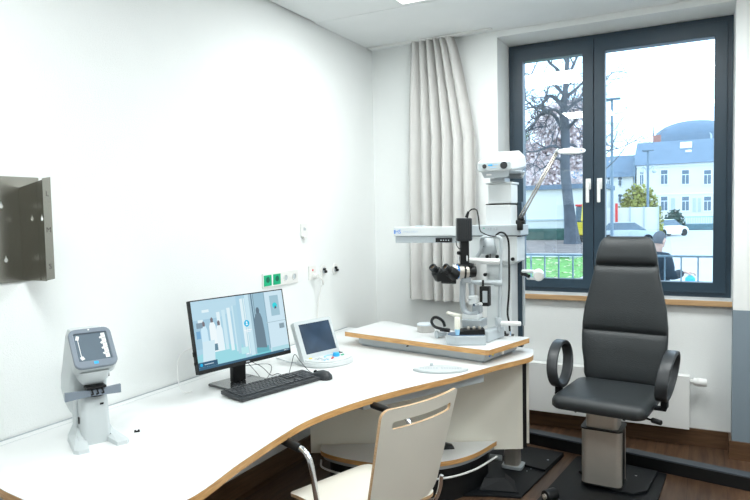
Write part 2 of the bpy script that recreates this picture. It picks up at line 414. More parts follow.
# steel carrier box under the top
mb = MB(); a = V((.93, 2.36, 0)); b_ = V((1.27, 3.02, 0)); dd = (b_-a).normalized(); nn = V((dd.y, -dd.x, 0))
ang = math.atan2(dd.y, dd.x)
mb.box(((a.x+b_.x)/2 - nn.x*.10, (a.y+b_.y)/2 - nn.y*.10, .665), ((b_-a).length, .12, .05), rz=ang, bev=.004)
mb.box((.60, 2.85, .672), (.06, .95, .034), rz=-.15, bev=.004)
mb.build('steel_carrier', 'lgrey', dk)
# front panel of the desk unit, slanted
PA = V((.284, 2.87, 0)); PB = V((1.334, 3.416, 0)); pd = (PB-PA).normalized(); pn = V((pd.y, -pd.x, 0)); pang = math.atan2(pd.y, pd.x); PL = (PB-PA).length
TP = Tm(PA, pang)      # local x along the panel, -y towards the viewer
mb = MB(TP); mb.bb(0, PL, 0, .02, .18, .688, bev=.001); mb.build('front_panel', 'cream', dk)
mb = MB(TP); mb.bb(PL-.03, PL+.026, .021, .045, .18, .688); mb.build('black_infill', 'black', dk)
mb = MB(TP); mb.bb(.2, PL+.047, .046, .066, .195, .688, bev=.001); mb.build('rear_panel', 'cream', dk)
mb = MB(TP); mb.bb(-.002, .02, .0205, .25, .18, .688, bev=.001); mb.build('end_panel', 'cream', dk)
# low shelf with curved front and its black drum
def arc(shr, n=8):
    P = [V((.338, 2.888, 0)), V((.41, 2.80, 0)), V((.597, 2.772, 0)), V((.82, 2.81, 0)), V((1.039, 2.945, 0)), V((1.148, 3.11, 0)), V((1.205, 3.345, 0))]
    c = V((.78, 3.12, 0)); P = [c + (p-c)*(1-shr) for p in P]
    return [(p.x, p.y) for p in spline(P, n)]
mb = MB(); mb.prism(arc(0), .205, .2285); mb.build('shelf', 'oak', dk)
mb = MB(); mb.prism(arc(0), .2286, .230); mb.build('shelf_surface', 'desk', dk)
mb = MB(); mb.prism(arc(.03), .185, .2045); mb.build('shelf_support', 'mgrey', dk)
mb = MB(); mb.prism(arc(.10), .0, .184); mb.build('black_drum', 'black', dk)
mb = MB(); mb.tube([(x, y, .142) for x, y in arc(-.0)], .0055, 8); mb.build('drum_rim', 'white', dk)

# raised motorised top
TZ = .80
rtp = thing('instrument_table', (.85, 3.35, .72), 'raised white instrument tabletop with oak edge, standing on the right end of the curved desk', 'instrument table')
rp = spline2([(.297, 3.25), (.55, 3.195), (.86, 3.135), (1.10, 3.09), (1.235, 3.067)], 5) + [(1.252, 3.072), (1.362, 3.462), (1.352, 3.478), (1.08, 3.487), (.64, 3.545), (.40, 3.672), (.337, 3.668), (.318, 3.46)]
mb = MB(); mb.prism(rp, TZ-.0015, TZ); mb.build('tabletop_surface', 'desk', rtp)
mb = MB(); mb.prism(rp, TZ-.028, TZ-.0015); mb.build('tabletop', 'oak', rtp)
mb = MB(); rb = [(.385, 3.265), (1.215, 3.11), (1.292, 3.455), (.42, 3.53)]
mb.prism(rb, DZ+.012, TZ-.029, bev=.003); mb.prism([(.40, 3.28), (1.20, 3.13), (1.27, 3.44), (.44, 3.51)], DZ+.001, DZ+.011)
mb.build('lift_box', 'mgrey', rtp)
ex = V((1.292-1.215, 3.455-3.11, 0)).normalized(); eang = math.atan2(ex.y, ex.x)
for i, (q, c_) in enumerate(((.05, 'blue'), (.085, 'yellow'))):
    p = V((1.215, 3.11, 0)) + ex*q
    mb = MB(Tm((p.x, p.y, .752), eang)); 
    mb.cyl((0, 0, 0), (0, -.003, 0), .008); mb.build('round_label' if i == 0 else 'warning_label', c_, rtp)
p = V((1.215, 3.11, 0)) + ex*.16
mb = MB(Tm((p.x, p.y, .75), eang)); mb.cyl((0, 0, 0), (0, -.022, 0), .011, bev=.002); mb.build('side_knob', 'white', rtp)
mb = MB(); p = V((.74, 3.198, .757)); mb.cyl(p, p + V((-.002, -.012, 0)), .004); mb.build('screw', 'black', rtp)

# ------------------------------------------------------------------ stainless glove box holder
gh = thing('glove_box_holder', (0, 1.3, 1.28), 'stainless steel sheet holder for glove boxes fixed high on the left wall, engraved with sizes', 'glove holder')
def keyhole(mb, T, y, z):
    mb.T = T
def yz(mb, loops, xa, xb):
    Mx = Matrix(((0, 0, 1, 0), (1, 0, 0, 0), (0, 1, 0, 0), (0, 0, 0, 1)))
    mb.prism(loops, xa, xb, Mx=Mx)
def kh(y, z): return [(y + .0075*math.sin(2*PI*k/12)*(1 if math.cos(2*PI*k/12) < .3 else .42), z + .009*math.cos(2*PI*k/12)*(1 if math.cos(2*PI*k/12) < .3 else 1.9)) for k in range(12)][::-1]
mb = MB(); yz(mb, [[(.85, 1.279), (1.512, 1.279), (1.512, 1.661), (.85, 1.661)], kh(1.366, 1.555), kh(1.374, 1.362), kh(1.1, 1.555), kh(1.1, 1.362)], .003, .005)
mb.build('back_plate', 'steel', gh)
mb = MB(); mb.prism([[(.0055, 1.284), (.136, 1.284), (.136, 1.645), (.0055, 1.622)], [(a-1.48+.072, b) for a, b in kh(1.48, 1.508)], [(a-1.48+.126, b) for a, b in kh(1.48, 1.508)]], -1.4365, -1.4345, Mx=Matrix.Rotation(PI/2, 4, 'X'))
mb.box((.104, 1.4337, 1.462), (.003, .0015, .352))
mb.build('side_wall', 'steel', gh)
mb = MB(); yz(mb, [[(1.4345, 1.286), (1.4665, 1.290), (1.4665, 1.656), (1.4345, 1.650)]], .1365, .138); fl = mb.build('flange', 'steel', gh)
MT = Matrix(((0, 0, 1, 0), (1, 0, 0, 0), (0, 1, 0, 0), (0, 0, 0, 1)))
for ch, z_ in (('L', 1.595), ('M', 1.466), ('S', 1.335)):
    mb = MB(); mb.text(ch, .026, Matrix.Translation((.1381, 1.451, z_)) @ MT @ Matrix.Rotation(PI/2*0, 4, 'Z'), .0003); mb.build('size_letter', 'steeld', fl)

# ------------------------------------------------------------------ wall sockets
def wbox(mb, y0, y1, z0, z1, d, bev=.002): mb.bb(.0005, d, y0, y1, z0, z1, bev=bev)
so = thing('socket_strip', (0, 2.98, 1.2), 'white four-gang socket strip with two green sockets on the wall above the monitor', 'wall socket')
p0 = at(262, 270, x=0); p1 = at(296, 265, x=0)
sy0, sy1 = at(261.5, 279, x=0).y, at(297, 275, x=0).y; sz = at(276, 279, x=0).z
wd = (sy1-sy0)/4
mb = MB(); wbox(mb, sy0, sy1, sz-.042, sz+.042, .009, .003); mb.build('socket_frame', 'socket', so)
for k in range(4):
    yc = sy0 + wd*(k+.5)
    if k < 2:
        mb = MB(); mb.bb(.009, .012, yc-wd*.40, yc+wd*.40, sz-.031, sz+.031, bev=.001); g = mb.build('green_socket', 'green', so)
        mb = MB(); mb.cyl((.011, yc, sz+.004), (.0125, yc, sz+.004), .017); mb.build('recess', 'dgreen', g)
    else:
        mb = MB(); mb.prism([circ(.021, 24, yc, sz), circ(.017, 24, yc, sz)], .009, .0125, Mx=MT); g = mb.build('white_socket', 'socket', so)
        mb = MB(); mb.cyl((.009, yc, sz), (.0098, yc, sz), .017); mb.build('recess', 'lgrey', g)
pu = at(303.4, 230, x=0)
up = thing('wall_socket', (0, pu.y, pu.z-.04), 'small white wall socket set apart above the others on the left wall', 'wall socket')
mb = MB(); wbox(mb, pu.y-.038, pu.y+.038, pu.z-.04, pu.z+.04, .009, .003); mb.build('socket_frame', 'socket', up)
mb = MB(); mb.bb(.009, .011, pu.y-.012, pu.y+.012, pu.z-.003, pu.z+.012); mb.cyl((.009, pu.y-.006, pu.z+.014), (.011, pu.y-.006, pu.z+.014), .004); mb.build('jack', 'lgrey', up)
mb = MB(); mb.bb(.009, .022, pu.y-.026, pu.y+.012, pu.z-.052, pu.z-.038, bev=.003); mb.build('lower_lip', 'socket', up)
pr = at(311.5, 272, x=0)
rs = thing('power_socket', (0, pr.y, pr.z-.04), 'white wall socket with a red lamp and a white plug in it', 'wall socket')
mb = MB(); wbox(mb, pr.y-.04, pr.y+.04, pr.z-.05, pr.z+.04, .009, .003); mb.build('socket_frame', 'socket', rs)
mb = MB(); mb.cyl((.009, pr.y, pr.z+.012), (.012, pr.y, pr.z+.012), .006); mb.build('red_lamp', 'red', rs)
pg = thing('power_plug', (.03, pr.y, pr.z-.05), 'white plug with its lead hanging from the socket with the red lamp', 'plug')
mb = MB(); mb.cyl((.0095, pr.y+.006, pr.z-.026), (.045, pr.y+.006, pr.z-.026), .019, .016, bev=.003); mb.build('plug_body', 'socket', pg)
mb = MB(); mb.tube(spline([(.045, pr.y+.006, pr.z-.026), (.06, pr.y+.03, pr.z-.05), (.045, pr.y+.065, pr.z-.085), (.03, pr.y+.09, pr.z-.07), (.012, pr.y+.09, pr.z-.02)], 5), .006, 8); mb.build('lead', 'socket', pg)
mb = MB(); mb.tube(spline([(.04, pr.y+.055, pr.z-.085), (.02, pr.y+.04, pr.z-.2), (.012, pr.y+.02, DZ+.02), (.016, pr.y+.02, DZ+.006)], 5), .0035, 8); mb.build('hanging_lead', 'socket', pg)
for i, (px, py, lab) in enumerate(((322.8, 270.4, 'left of the two round black and white earthing sockets on the left wall'), (334.4, 268.8, 'right of the two round black and white earthing sockets on the left wall'))):
    q = at(px, py, x=0)
    t = thing('earthing_socket', (0, q.y, q.z-.035), lab, 'wall socket', 'round earthing sockets')
    mb = MB(); mb.cyl((.0005, q.y, q.z), (.010, q.y, q.z), .036, bev=.003, seg=32); mb.build('round_frame', 'socket', t)
    mb = MB(); mb.cyl((.010, q.y, q.z), (.012, q.y, q.z), .021); mb.build('recess', 'lgrey', t)
    mb = MB(); mb.cyl((.012, q.y-.009, q.z+.009), (.026, q.y-.009, q.z+.009), .008); mb.cyl((.012, q.y+.007, q.z-.008), (.026, q.y+.007, q.z-.008), .009); mb.build('contact_pin', 'black', t)

# ------------------------------------------------------------------ automatic lensmeter
LT = Tm((.300, 1.475, DZ), -.42) @ Matrix.Diagonal((1, .86, .95, 1))     # local +x towards its user
ln = thing('lensmeter', (.300, 1.475, DZ), 'white automatic lensmeter with grey-framed tilted screen standing at the near end of the desk', 'lensmeter')
mb = MB(LT)
# body: side profile loft
def lring(z, x0, x1, w, r=.02, n=5): return [(a, b, z) for a, b in rrect(x1-x0, w, min(r, w/2-.002, (x1-x0)/2-.002), n, (x0+x1)/2, 0)]
mb.loft([lring(.0, -.085, .045, .112), lring(.02, -.09, .045, .112), lring(.09, -.10, .043, .108), lring(.15, -.103, .040, .104), lring(.172, -.103, .036, .10), lring(.178, -.103, .03, .094)])
mb.build('lower_body', 'inst', ln, sharp=50)
mb = MB(LT)
mb.loft([lring(.085, -.150, -.05, .11), lring(.12, -.185, -.045, .135), lring(.17, -.200, -.04, .148), lring(.22, -.190, -.035, .148), lring(.27, -.170, -.01, .142), lring(.33, -.145, .0, .138), lring(.385, -.120, -.02, .134), lring(.412, -.105, -.050, .122)])
mb.build('spine', 'inst', ln, sharp=50)
mb = MB(LT)
mb.loft([lring(.222, -.04, .040, .085), lring(.24, -.05, .055, .105), lring(.27, -.06, .06, .12)]); mb.build('nose', 'inst', ln, sharp=50)
mb = MB(LT)
for sy in (-1, 1):
    mb.loft([[(-.10, sy*.035, 0), (-.06, sy*.088, 0), (.100, sy*.106, 0), (.118, sy*.092, 0), (.118, sy*.052, 0), (.02, sy*.032, 0)],
             [(-.10, sy*.035, .02), (-.06, sy*.085, .02), (.097, sy*.103, .012), (.114, sy*.091, .012), (.114, sy*.054, .012), (.02, sy*.034, .02)],
             [(-.09, sy*.035, .085), (-.06, sy*.056, .075), (.0, sy*.070, .034), (.05, sy*.072, .024), (.05, sy*.056, .024), (.02, sy*.036, .038)]], smooth=False)

    f_ = mb.build('foot', 'inst', ln, sharp=30); mb = MB(LT)
mb.bm.free()
# screen housing: tilted slab
tl = math.radians(-42)
ST = Tm((.300, 1.475, DZ), -.42) @ Tm((.016, .004, .332), 0, 0, tl + 0) @ Matrix.Scale(1.05, 4)
mb = MB(ST @ Matrix.Rotation(PI/2, 4, 'Y') @ Matrix.Rotation(PI/2, 4, 'Z'))   # local x=width, y=up, z=out
mb.prism(rrect(.133, .150, .022, 5), -.045, -.004, bev=.004); mb.build('screen_back', 'inst', ln)
T2 = ST @ Matrix.Rotation(PI/2, 4, 'Y') @ Matrix.Rotation(PI/2, 4, 'Z')
mb = MB(T2); mb.prism([rrect(.135, .152, .024, 5), rrect(.104, .108, .004, 3, 0, .004)], -.006, .008, bev=.003); mb.build('screen_frame', 'greyp', ln)
mb = MB(T2); mb.prism(rrect(.104, .108, .004, 3, 0, .004), -.004, .002); sc = mb.build('screen', mat('grey_screen', (.13, .17, .21), .12, var=.05), ln)
mb = MB(T2)
for k in range(5): mb.box((.040, .045-k*.020, .0025), (.013, .0175, .001))
for k in range(4): mb.box((.0315, .037-k*.021, .0025), (.008, .007, .001), rz=.4)
mb.build('screen_symbols', 'white', sc); mb = MB(T2 @ Matrix.Scale(1.0, 4)); mb.box((-.041, .043, .0025), (.010, .016, .001), rz=-.3); mb.box((-.041, .003, .0025), (.002, .085, .001)); mb.box((-.039, -.036, .0025), (.011, .013, .001), rz=.4)
mb.build('screen_symbols', 'white', sc)
mb = MB(T2); mb.cyl((-.002, .069, .008), (-.002, .069, .0092), .0028); mb.build('status_lamp', 'white', ln)
mb = MB(T2); mb.box((-.002, -.061, .0085), (.014, .010, .0015), bev=.0005); mb.build('blue_badge', 'cyan', ln)
# optics
mb = MB(LT); mb.box((.040, 0, .212), (.045, .075, .008), bev=.001); mb.box((.02, 0, .20), (.03, .06, .03))
for k in (-1, 0, 1): mb.tube([(.055, k*.02, .208), (.07, k*.02, .204), (.07, k*.02+.004, .192), (.06, k*.02, .188)], .0035, 6)
mb.build('lens_marker', 'black', ln)
mb = MB(LT); mb.lathe([(0, .176), (.030, .176), (.031, .181), (.018, .186), (.010, .19), (.010, .202), (.006, .206), (0, .206)], Mx=Matrix.Translation((.005+.02, .005, 0))); mb.build('lens_stop', 'black', ln)
mb = MB(LT @ Matrix.Translation((0, -.010, 0)) @ Matrix.Diagonal((1, 1.18, 1, 1))); mb.loft([[(.035, -.088, .174), (.047, -.088, .174), (.047, -.088, .206), (.035, -.088, .206)], [(.044, -.03, .180), (.055, -.03, .180), (.055, -.03, .205), (.044, -.03, .205)], [(.047, 0, .183), (.062, 0, .183), (.062, 0, .203), (.047, 0, .203)], [(.044, .03, .180), (.055, .03, .180), (.055, .03, .205), (.044, .03, .205)], [(.035, .092, .174), (.047, .092, .174), (.047, .092, .206), (.035, .092, .206)]], smooth=False)
mb.build('lens_table', 'greyp', ln)
mb = MB(LT); mb.box((.0, .062, .245), (.014, .012, .024), bev=.001); mb.build('switch', 'black', ln)
mb = MB(LT); mb.box((.0, -.0555, .085), (.010, .006, .024), bev=.001); mb.build('switch', 'black', ln)
mb = MB(LT); mb.box((.0435, .022, .145), (.002, .014, .007)); mb.build('port', 'black', ln)
mb = MB(LT); mb.box((-.045, -.057, .09), (.05, .012, .13), bev=.004); mb.build('side_cover', 'inst', ln)

q = at(137, 432, z=DZ)
o = MB(Tm((q.x, q.y, DZ), .9)).box((0, 0, .0025), (.020, .008, .005), bev=.001).box((.006, 0, .006), (.006, .006, .005), bev=.001).box((-.006, 0, .006), (.006, .006, .005), bev=.001).build('clip', 'black')
tag(o, 'tiny black clip lying on the desk to the right of the lensmeter', 'clip')

# ------------------------------------------------------------------ monitor
MC = V((.345, 2.25, .988)); yw, ti = -.212, .168
mo = thing('monitor', (.30, 2.28, DZ), 'black desktop monitor showing a bright hospital corridor, between lensmeter and console', 'monitor')
n_ = V((math.cos(yw)*math.cos(ti), math.sin(yw)*math.cos(ti), math.sin(ti))); r_ = V((-math.sin(yw), math.cos(yw), 0)); u_ = n_.cross(r_)
TM = Matrix((r_, u_, n_)).transposed().to_4x4(); TM.translation = MC     # local x right, y up, z out
W, H = .53, .318
mb = MB(TM); mb.prism(rrect(W, H, .004, 3), -.022, -.001, bev=.002); mb.box((0, 0, -.032), (.34, .2, .022), bev=.006); mb.build('monitor_back', 'black', mo)
mb = MB(TM); mb.prism([rrect(W, H, .004, 3), [(-W/2+.005, -H/2+.017), (W/2-.005, -H/2+.017), (W/2-.005, H/2-.005), (-W/2+.005, H/2-.005)]], -.001, .0015); mb.build('bezel', 'black', mo)
mb = MB(TM); mb.prism(rrect(.022, .006, .0028, 3, 0, -H/2+.0085), .0014, .0019); mb.build('maker_mark', 'mgrey', mo)
# picture: sw x sh, origin bottom left of screen
SW, SH = W-.010, H-.022
SM = {}
def em(c, s=1): 
    k = tuple(c)
    if k not in SM: SM[k] = emat('screen_image_colour', c, s)
    return SM[k]
mb = MB(TM @ Matrix.Translation((-SW/2, -H/2+.017, 0))); mats = []
lay = [0]
def rect_(x0, x1, y0, y1, c, sk=0):
    if c not in mats: mats.append(c)
    mb.mi = mats.index(c); lay[0] += 1; z = .00004*lay[0]
    b = bmesh.new(); vs = [b.verts.new((p[0]*SW, p[1]*SH, z - .001)) for p in ((x0, y0), (x1, y0), (x1+sk, y1), (x0+sk, y1))]; b.faces.new(vs); mb._add(b)
def pol_(pts, c):
    if c not in mats: mats.append(c)
    mb.mi = mats.index(c); lay[0] += 1; z = .00004*lay[0]
    b = bmesh.new(); vs = [b.verts.new((p[0]*SW, p[1]*SH, z - .001)) for p in pts]; b.faces.new(vs); mb._add(b)
A_ = (.42, .66, .80); B_ = (.60, .81, .90); C_ = (.30, .56, .70); D_ = (.16, .38, .50); E_ = (.76, .90, .95); F_ = (.22, .62, .70)
rect_(0, 1, 0, 1, A_)
pol_([(0, 1), (.46, 1), (.46, .82), (.24, .70), (0, .72)], (.50, .72, .84))
rect_(0, .24, .30, .72, (.38, .60, .74))
pol_([(0, 0), (.5, 0), (.47, .25), (.24, .33), (0, .2)], (.34, .70, .78))
rect_(.05, .10, .68, .72, E_); rect_(.10, .17, .82, .86, E_)
for k in range(4): rect_(.24+k*.055, .275+k*.055, .25-.03*k, .80+.02*k, (E_, B_, E_, B_)[k])
rect_(.42, .46, .12, .86, (.44, .68, .80)); rect_(.50, .55, .08, .95, E_); rect_(.555, .60, .05, 1, B_)
rect_(.53, .54, 0, 1, (.48, .70, .78))
pol_([(.60, 0), (.60, 1), (.66, 1), (.66, 0)], (.40, .58, .68))
rect_(.66, .78, .04, 1, (.34, .54, .66)); rect_(.625, .637, .3, 1, (.12, .22, .30)); rect_(.648, .655, .5, 1, (.15, .28, .36))
pol_([(.40, .02), (.80, .08), (.80, 0), (.4, 0)], (.20, .62, .70)); rect_(.45, .53, .1, .2, (.5, .82, .86))
rect_(.62, .76, .06, .15, (.16, .46, .54))
# dark standing figure
G_ = (.16, .24, .30)
pol_([(.625, .15), (.74, .12), (.735, .40), (.725, .60), (.71, .68), (.66, .68), (.635, .60), (.625, .40)], G_)
pol_([(.667, .68), (.70, .68), (.705, .735), (.695, .775), (.675, .775), (.664, .735)], (.13, .19, .24))
# two figures in white at the left
for (x, h, c, sk_) in ((.10, .70, (.62, .84, .95), 0), (.185, .74, (.86, .95, .98), 0), (.25, .68, (.80, .92, .97), 0)):
    pol_([(x-.035, .22), (x+.035, .22), (x+.032, h-.14), (x+.02, h-.08), (x-.02, h-.08), (x-.032, h-.14)], c)
    pol_([(x-.012, h-.08), (x+.012, h-.08), (x+.014, h-.03), (x, h), (x-.014, h-.03)], (.20, .18, .20))
rect_(.02, .06, .45, .56, (.20, .42, .66)); rect_(.03, .09, .60, .68, (.24, .34, .42)); rect_(.175, .215, .24, .34, (.14, .26, .34))
rect_(.05, .17, .08, .40, (.66, .84, .92), .02)
# right wall with poster
rect_(.78, 1, 0, 1, (.62, .80, .90)); rect_(.775, .782, .1, 1, (.22, .38, .48)); rect_(.76, 1, .50, .512, (.42, .58, .66))
rect_(.84, .945, .60, .93, (.36, .56, .66)); 
pol_([(.893+.028*math.cos(a), .765+.048*math.sin(a)) for a in [2*PI*k/18 for k in range(18)]], (.05, .66, .74)); pol_([(.885, .71), (.91, .715), (.905, .75), (.893, .76)], (.12, .10, .14))
rect_(.915, .975, .38, .46, (.26, .36, .42)); rect_(.79, 1, .02, .10, (.44, .72, .80))
# log-in symbol
pol_([(.545+.030*math.cos(a), .555+.052*math.sin(a)) for a in [2*PI*k/24 for k in range(24)]], (.03, .50, .80))
pol_([(.545+.009*math.cos(a), .570+.016*math.sin(a)) for a in [2*PI*k/14 for k in range(14)]], (.9, .97, 1)); pol_([(.532, .528), (.558, .528), (.554, .549), (.536, .549)], (.9, .97, 1))
rect_(.505, .59, .445, .458, (.92, .97, 1)); rect_(.515, .58, .42, .432, (.85, .93, 1))
rect_(0, 1, 0, .035, (.06, .14, .22)); rect_(0, .19, .036, .11, (.05, .12, .20)); pol_([(.03+.014*math.cos(a), .072+.024*math.sin(a)) for a in [2*PI*k/14 for k in range(14)]], (.03, .45, .80))
rect_(.06, .15, .066, .078, (.5, .65, .75)); rect_(.93, .96, .012, .022, (.7, .8, .85)); rect_(.97, .98, .012, .022, (.7, .8, .85))
mb.build('screen', [em(c, 1.0) for c in mats], mo, sharp=180)
NT = Tm((.28, 2.285, 0), yw)
mb = MB(NT); mb.box((-.005, 0, .80), (.03, .075, .14), bev=.006); mb.box((.012, 0, .96), (.04, .09, .12), bev=.01); mb.build('stand_neck', 'black', mo)
mb = MB(NT); mb.prism(rrect(.17, .23, .008, 3, .0, 0), DZ+.0005, DZ+.012, bev=.003); mb.build('stand_base', mat('dark_glossy_base', (.05, .055, .06), .2, coat=.6), mo)
mb = MB(NT); mb.tube(spline([(-.04, -.15, .93), (-.05, -.27, .90), (-.06, -.285, .80), (-.06, -.26, .728), (-.05, -.22, .724)], 6), .0025, 8); mb.build('monitor_lead', 'white', mo)
mb = MB(TM); mb.box((-W/2-.002, -.07, -.012), (.004, .02, .012)); mb.build('side_port', 'black', mo); mb = MB(TM); mb.box((-W/2-.002, -.11, -.012), (.004, .012, .01)); mb.build('side_port', 'black', mo)

# ------------------------------------------------------------------ keyboard, mouse
k0 = V((.339, 2.087, 0)); k1 = V((.455, 2.553, 0)); kd = (k1-k0).normalized(); ka = math.atan2(kd.y, kd.x)
KL = .480; KW = .158
kn = V((kd.y, -kd.x, 0)); kc = k0 + kd*(KL/2 - .004) + kn*(KW/2 + .006)
KT = Tm((kc.x, kc.y, DZ), ka)      # x along, -y to user
kb = thing('keyboard', (kc.x, kc.y, DZ), 'black computer keyboard lying on the desk in front of the monitor', 'keyboard')
mb = MB(KT @ Matrix.Rotation(.055, 4, 'X') @ Matrix.Translation((0, 0, .0056))); mb.prism(rrect(KL, KW, .008, 3), 0, .016, bev=.003); mb.build('case', 'dgrey', kb)
mb = MB(KT @ Matrix.Rotation(.055, 4, 'X') @ Matrix.Translation((0, 0, .0220)))
rows_ = [(0, 1, [(0, 1)]+[(2+i, 1) for i in range(4)]+[(6.5+i, 1) for i in range(4)]+[(11+i, 1) for i in range(4)]),
 (1, 1, [(i, 1) for i in range(13)]+[(13, 2)]), (2, 1, [(0, 1.5)]+[(1.5+i, 1) for i in range(12)]+[(13.5, 1.5)]),
 (3, 1, [(0, 1.75)]+[(1.75+i, 1) for i in range(12)]+[(13.75, 1.25)]), (4, 1, [(0, 1.25)]+[(1.25+i, 1) for i in range(11)]+[(12.25, 2.75)]),
 (5, 1, [(0, 1.5), (1.5, 1.25), (2.75, 1.25), (4, 6), (10, 1.25), (11.25, 1.25), (12.5, 1.25), (13.75, 1.25)])]
U = .0203
kcols = []
for r0, hh, ks in rows_:
    for (kx, kw) in ks: kcols.append((kx, r0, kw))
    if r0 in (0, 1, 2): kcols += [(15.25+i, r0, 1) for i in range(3)]
    if r0 == 4: kcols.append((16.25, 4, 1))
    if r0 == 5: kcols += [(15.25+i, 5, 1) for i in range(3)]
    if r0 in (1, 2, 3, 4): kcols += [(18.5+i, r0, 1) for i in range(4 if r0 in (1, 2) else 3)]
    if r0 == 5: kcols += [(18.5, 5, 2), (20.5, 5, 1), (21.5, 4, 1)]
for (kx, r0, kw) in kcols:
    x = -KL/2 + .013 + (kx + kw/2)*U*.985; y = KW/2 - .018 - r0*U*1.03 - (.004 if r0 else 0)
    mb.box((x, y, .002), (kw*U-.003, U-.003, .005), bev=.0012, seg=1)
pk = mb.build('keys', 'key', kb)
mp_ = at(318, 379.5, z=DZ)
ms = thing('mouse', (mp_.x, mp_.y, DZ), 'black computer mouse right of the keyboard', 'mouse')
MT_ = Tm((mp_.x+.004, mp_.y+.02, DZ), ka + PI/2 + .25)   # x = forward
mb = MB(MT_)
rings = []
for (x, w, h) in ((-.056, .012, .010), (-.05, .024, .024), (-.035, .031, .036), (-.01, .032, .040), (.018, .030, .034), (.038, .028, .024), (.052, .024, .015), (.057, .014, .008)):
    rings.append([(x, w*math.cos(a), max(.001, .003 + h*max(0, math.sin(a))**.8) if math.sin(a) > 0 else .001) for a in [2*PI*k/24 for k in range(24)]])
mb.loft(rings); mb.build('mouse_body', 'dgrey', ms, sharp=70)
mb = MB(MT_); mb.cyl((.03, -.004, .030), (.03, .004, .030), .009); mb.build('scroll_wheel', 'black', ms)

# ------------------------------------------------------------------ phoropter console
CC = V((.374, 2.829, .845)); cy_ = -.26
co = thing('control_console', (.45, 2.74, DZ), 'white control console with dark tilted display and coloured buttons beside the monitor', 'console')
ct = .38
n_ = V((math.cos(cy_)*math.cos(ct), math.sin(cy_)*math.cos(ct), math.sin(ct))); r_ = V((-math.sin(cy_), math.cos(cy_), 0)); u_ = n_.cross(r_)
TC = Matrix((r_, u_, n_)).transposed().to_4x4(); TC.translation = CC
mb = MB(TC); mb.prism(rrect(.266, .222, .012, 4, -.006, -.008), -.030, -.004, bev=.005)
mb.prism([rrect(.266, .222, .012, 4, -.006, -.008), rrect(.220, .163, .003, 2, 0, .004)], -.004, .003); mb.build('display_housing', 'inst', co)
mb = MB(TC); mb.prism(rrect(.220, .163, .003, 2, 0, .004), -.003, .0); mb.build('display', mat('dark_blue_display', (.035, .06, .10), .15, var=.25, vscale=9), co)
TB = Tm((CC.x, CC.y, DZ), cy_)   # x to user, y along
mb = MB(TB)
base = [(-.02, -.135), (.05, -.14), (.12, -.125), (.165, -.08), (.185, -.02), (.185, .05), (.165, .10), (.12, .128), (.05, .132), (-.02, .13)]
bs = spline2(base, 4)
mb.prism(bs, .0015, .026, bev=.004); mb.build('control_base', 'plastic', co)
mb = MB(TB); mb.prism([(x*.93+.006, y*.93) for x, y in bs], .026, .034, bev=.004); mb.build('key_deck', 'plastic', co)
def btn(x, y, sx, sy, m_, rz=0, h=.0365, nm='button'):
    mb = MB(TB); mb.box((x, y, h-.001), (sx, sy, .005), rz=rz, bev=.001); return plabel(mb.build(nm, m_, co), {'yellow': 'yellow button', 'red': 'red button', 'green': 'green button', 'pblue': 'pale blue button', 'dgrey': 'dark grey button', 'lgrey': 'light grey button'}[m_])
mb = MB(TB); mb.cyl((.105, .035, .034), (.105, .035, .054), .019, .017, bev=.003); plabel(mb.build('dial', 'cyan', co), 'blue turning dial')
btn(.045, -.095, .012, .016, 'yellow'); btn(.125, -.012, .010, .026, 'red', .5); btn(.11, .076, .010, .022, 'green', .2)
for k in range(7):
    a = 2.0 + k*.33; btn(.105 + .044*math.cos(a), .022 + .055*math.sin(a)*.9 - .006, .012, .016, 'pblue', a)
for k in range(4): btn(.05, .075+k*.013, .008, .008, 'dgrey'); btn(.066, .075+k*.013, .008, .008, 'dgrey')
for k in range(4): btn(.075 + (k % 2)*.018, -.085+(k//2)*.022, .007, .014, 'lgrey')
for k in range(4): btn(.118 + (k % 2)*.016, -.075+(k//2)*.022, .007, .014, 'pblue' if k % 2 else 'lgrey')

# loose leads on the desk
def lead(pts, r, m_, name, lab, cat='cable'):
    q = [at(a, b, z=DZ + c) for a, b, c in pts]
    mb = MB(); mb.tube(spline(q, 6), r, 6); return tag(mb.build(name, m_), lab, cat)
lead([(247, 362, .05), (256, 372, .02), (262, 380, .006), (262.5, 384, .006), (264, 387, .012)], .0018, 'dgrey', 'keyboard_cable', 'thin black lead running from below the monitor to the keyboard')
lead([(250, 361, .05), (262, 367, .03), (271, 375, .004), (278, 373.5, .004), (287, 376.5, .004), (291, 366, .008), (294.5, 354.5, .06), (300, 361, .04), (308, 370, .01), (314, 374, .006)], .0018, 'dgrey', 'mouse_cable', 'thin black lead looping in a peak up to the mouse')
lead([(242, 366, .03), (268, 364, .01), (271, 371, .004), (262, 383, .004), (247, 385.5, .015), (240, 382.5, .015), (243, 376, .02)], .0018, 'dgrey', 'data_cable', 'thin black lead curled over the monitor foot')
lead([(276, 358, .006), (290, 362, .004), (302, 362.5, .004), (309, 358, .006)], .0022, 'mgrey', 'console_cable', 'grey lead lying on the desk from monitor to console')

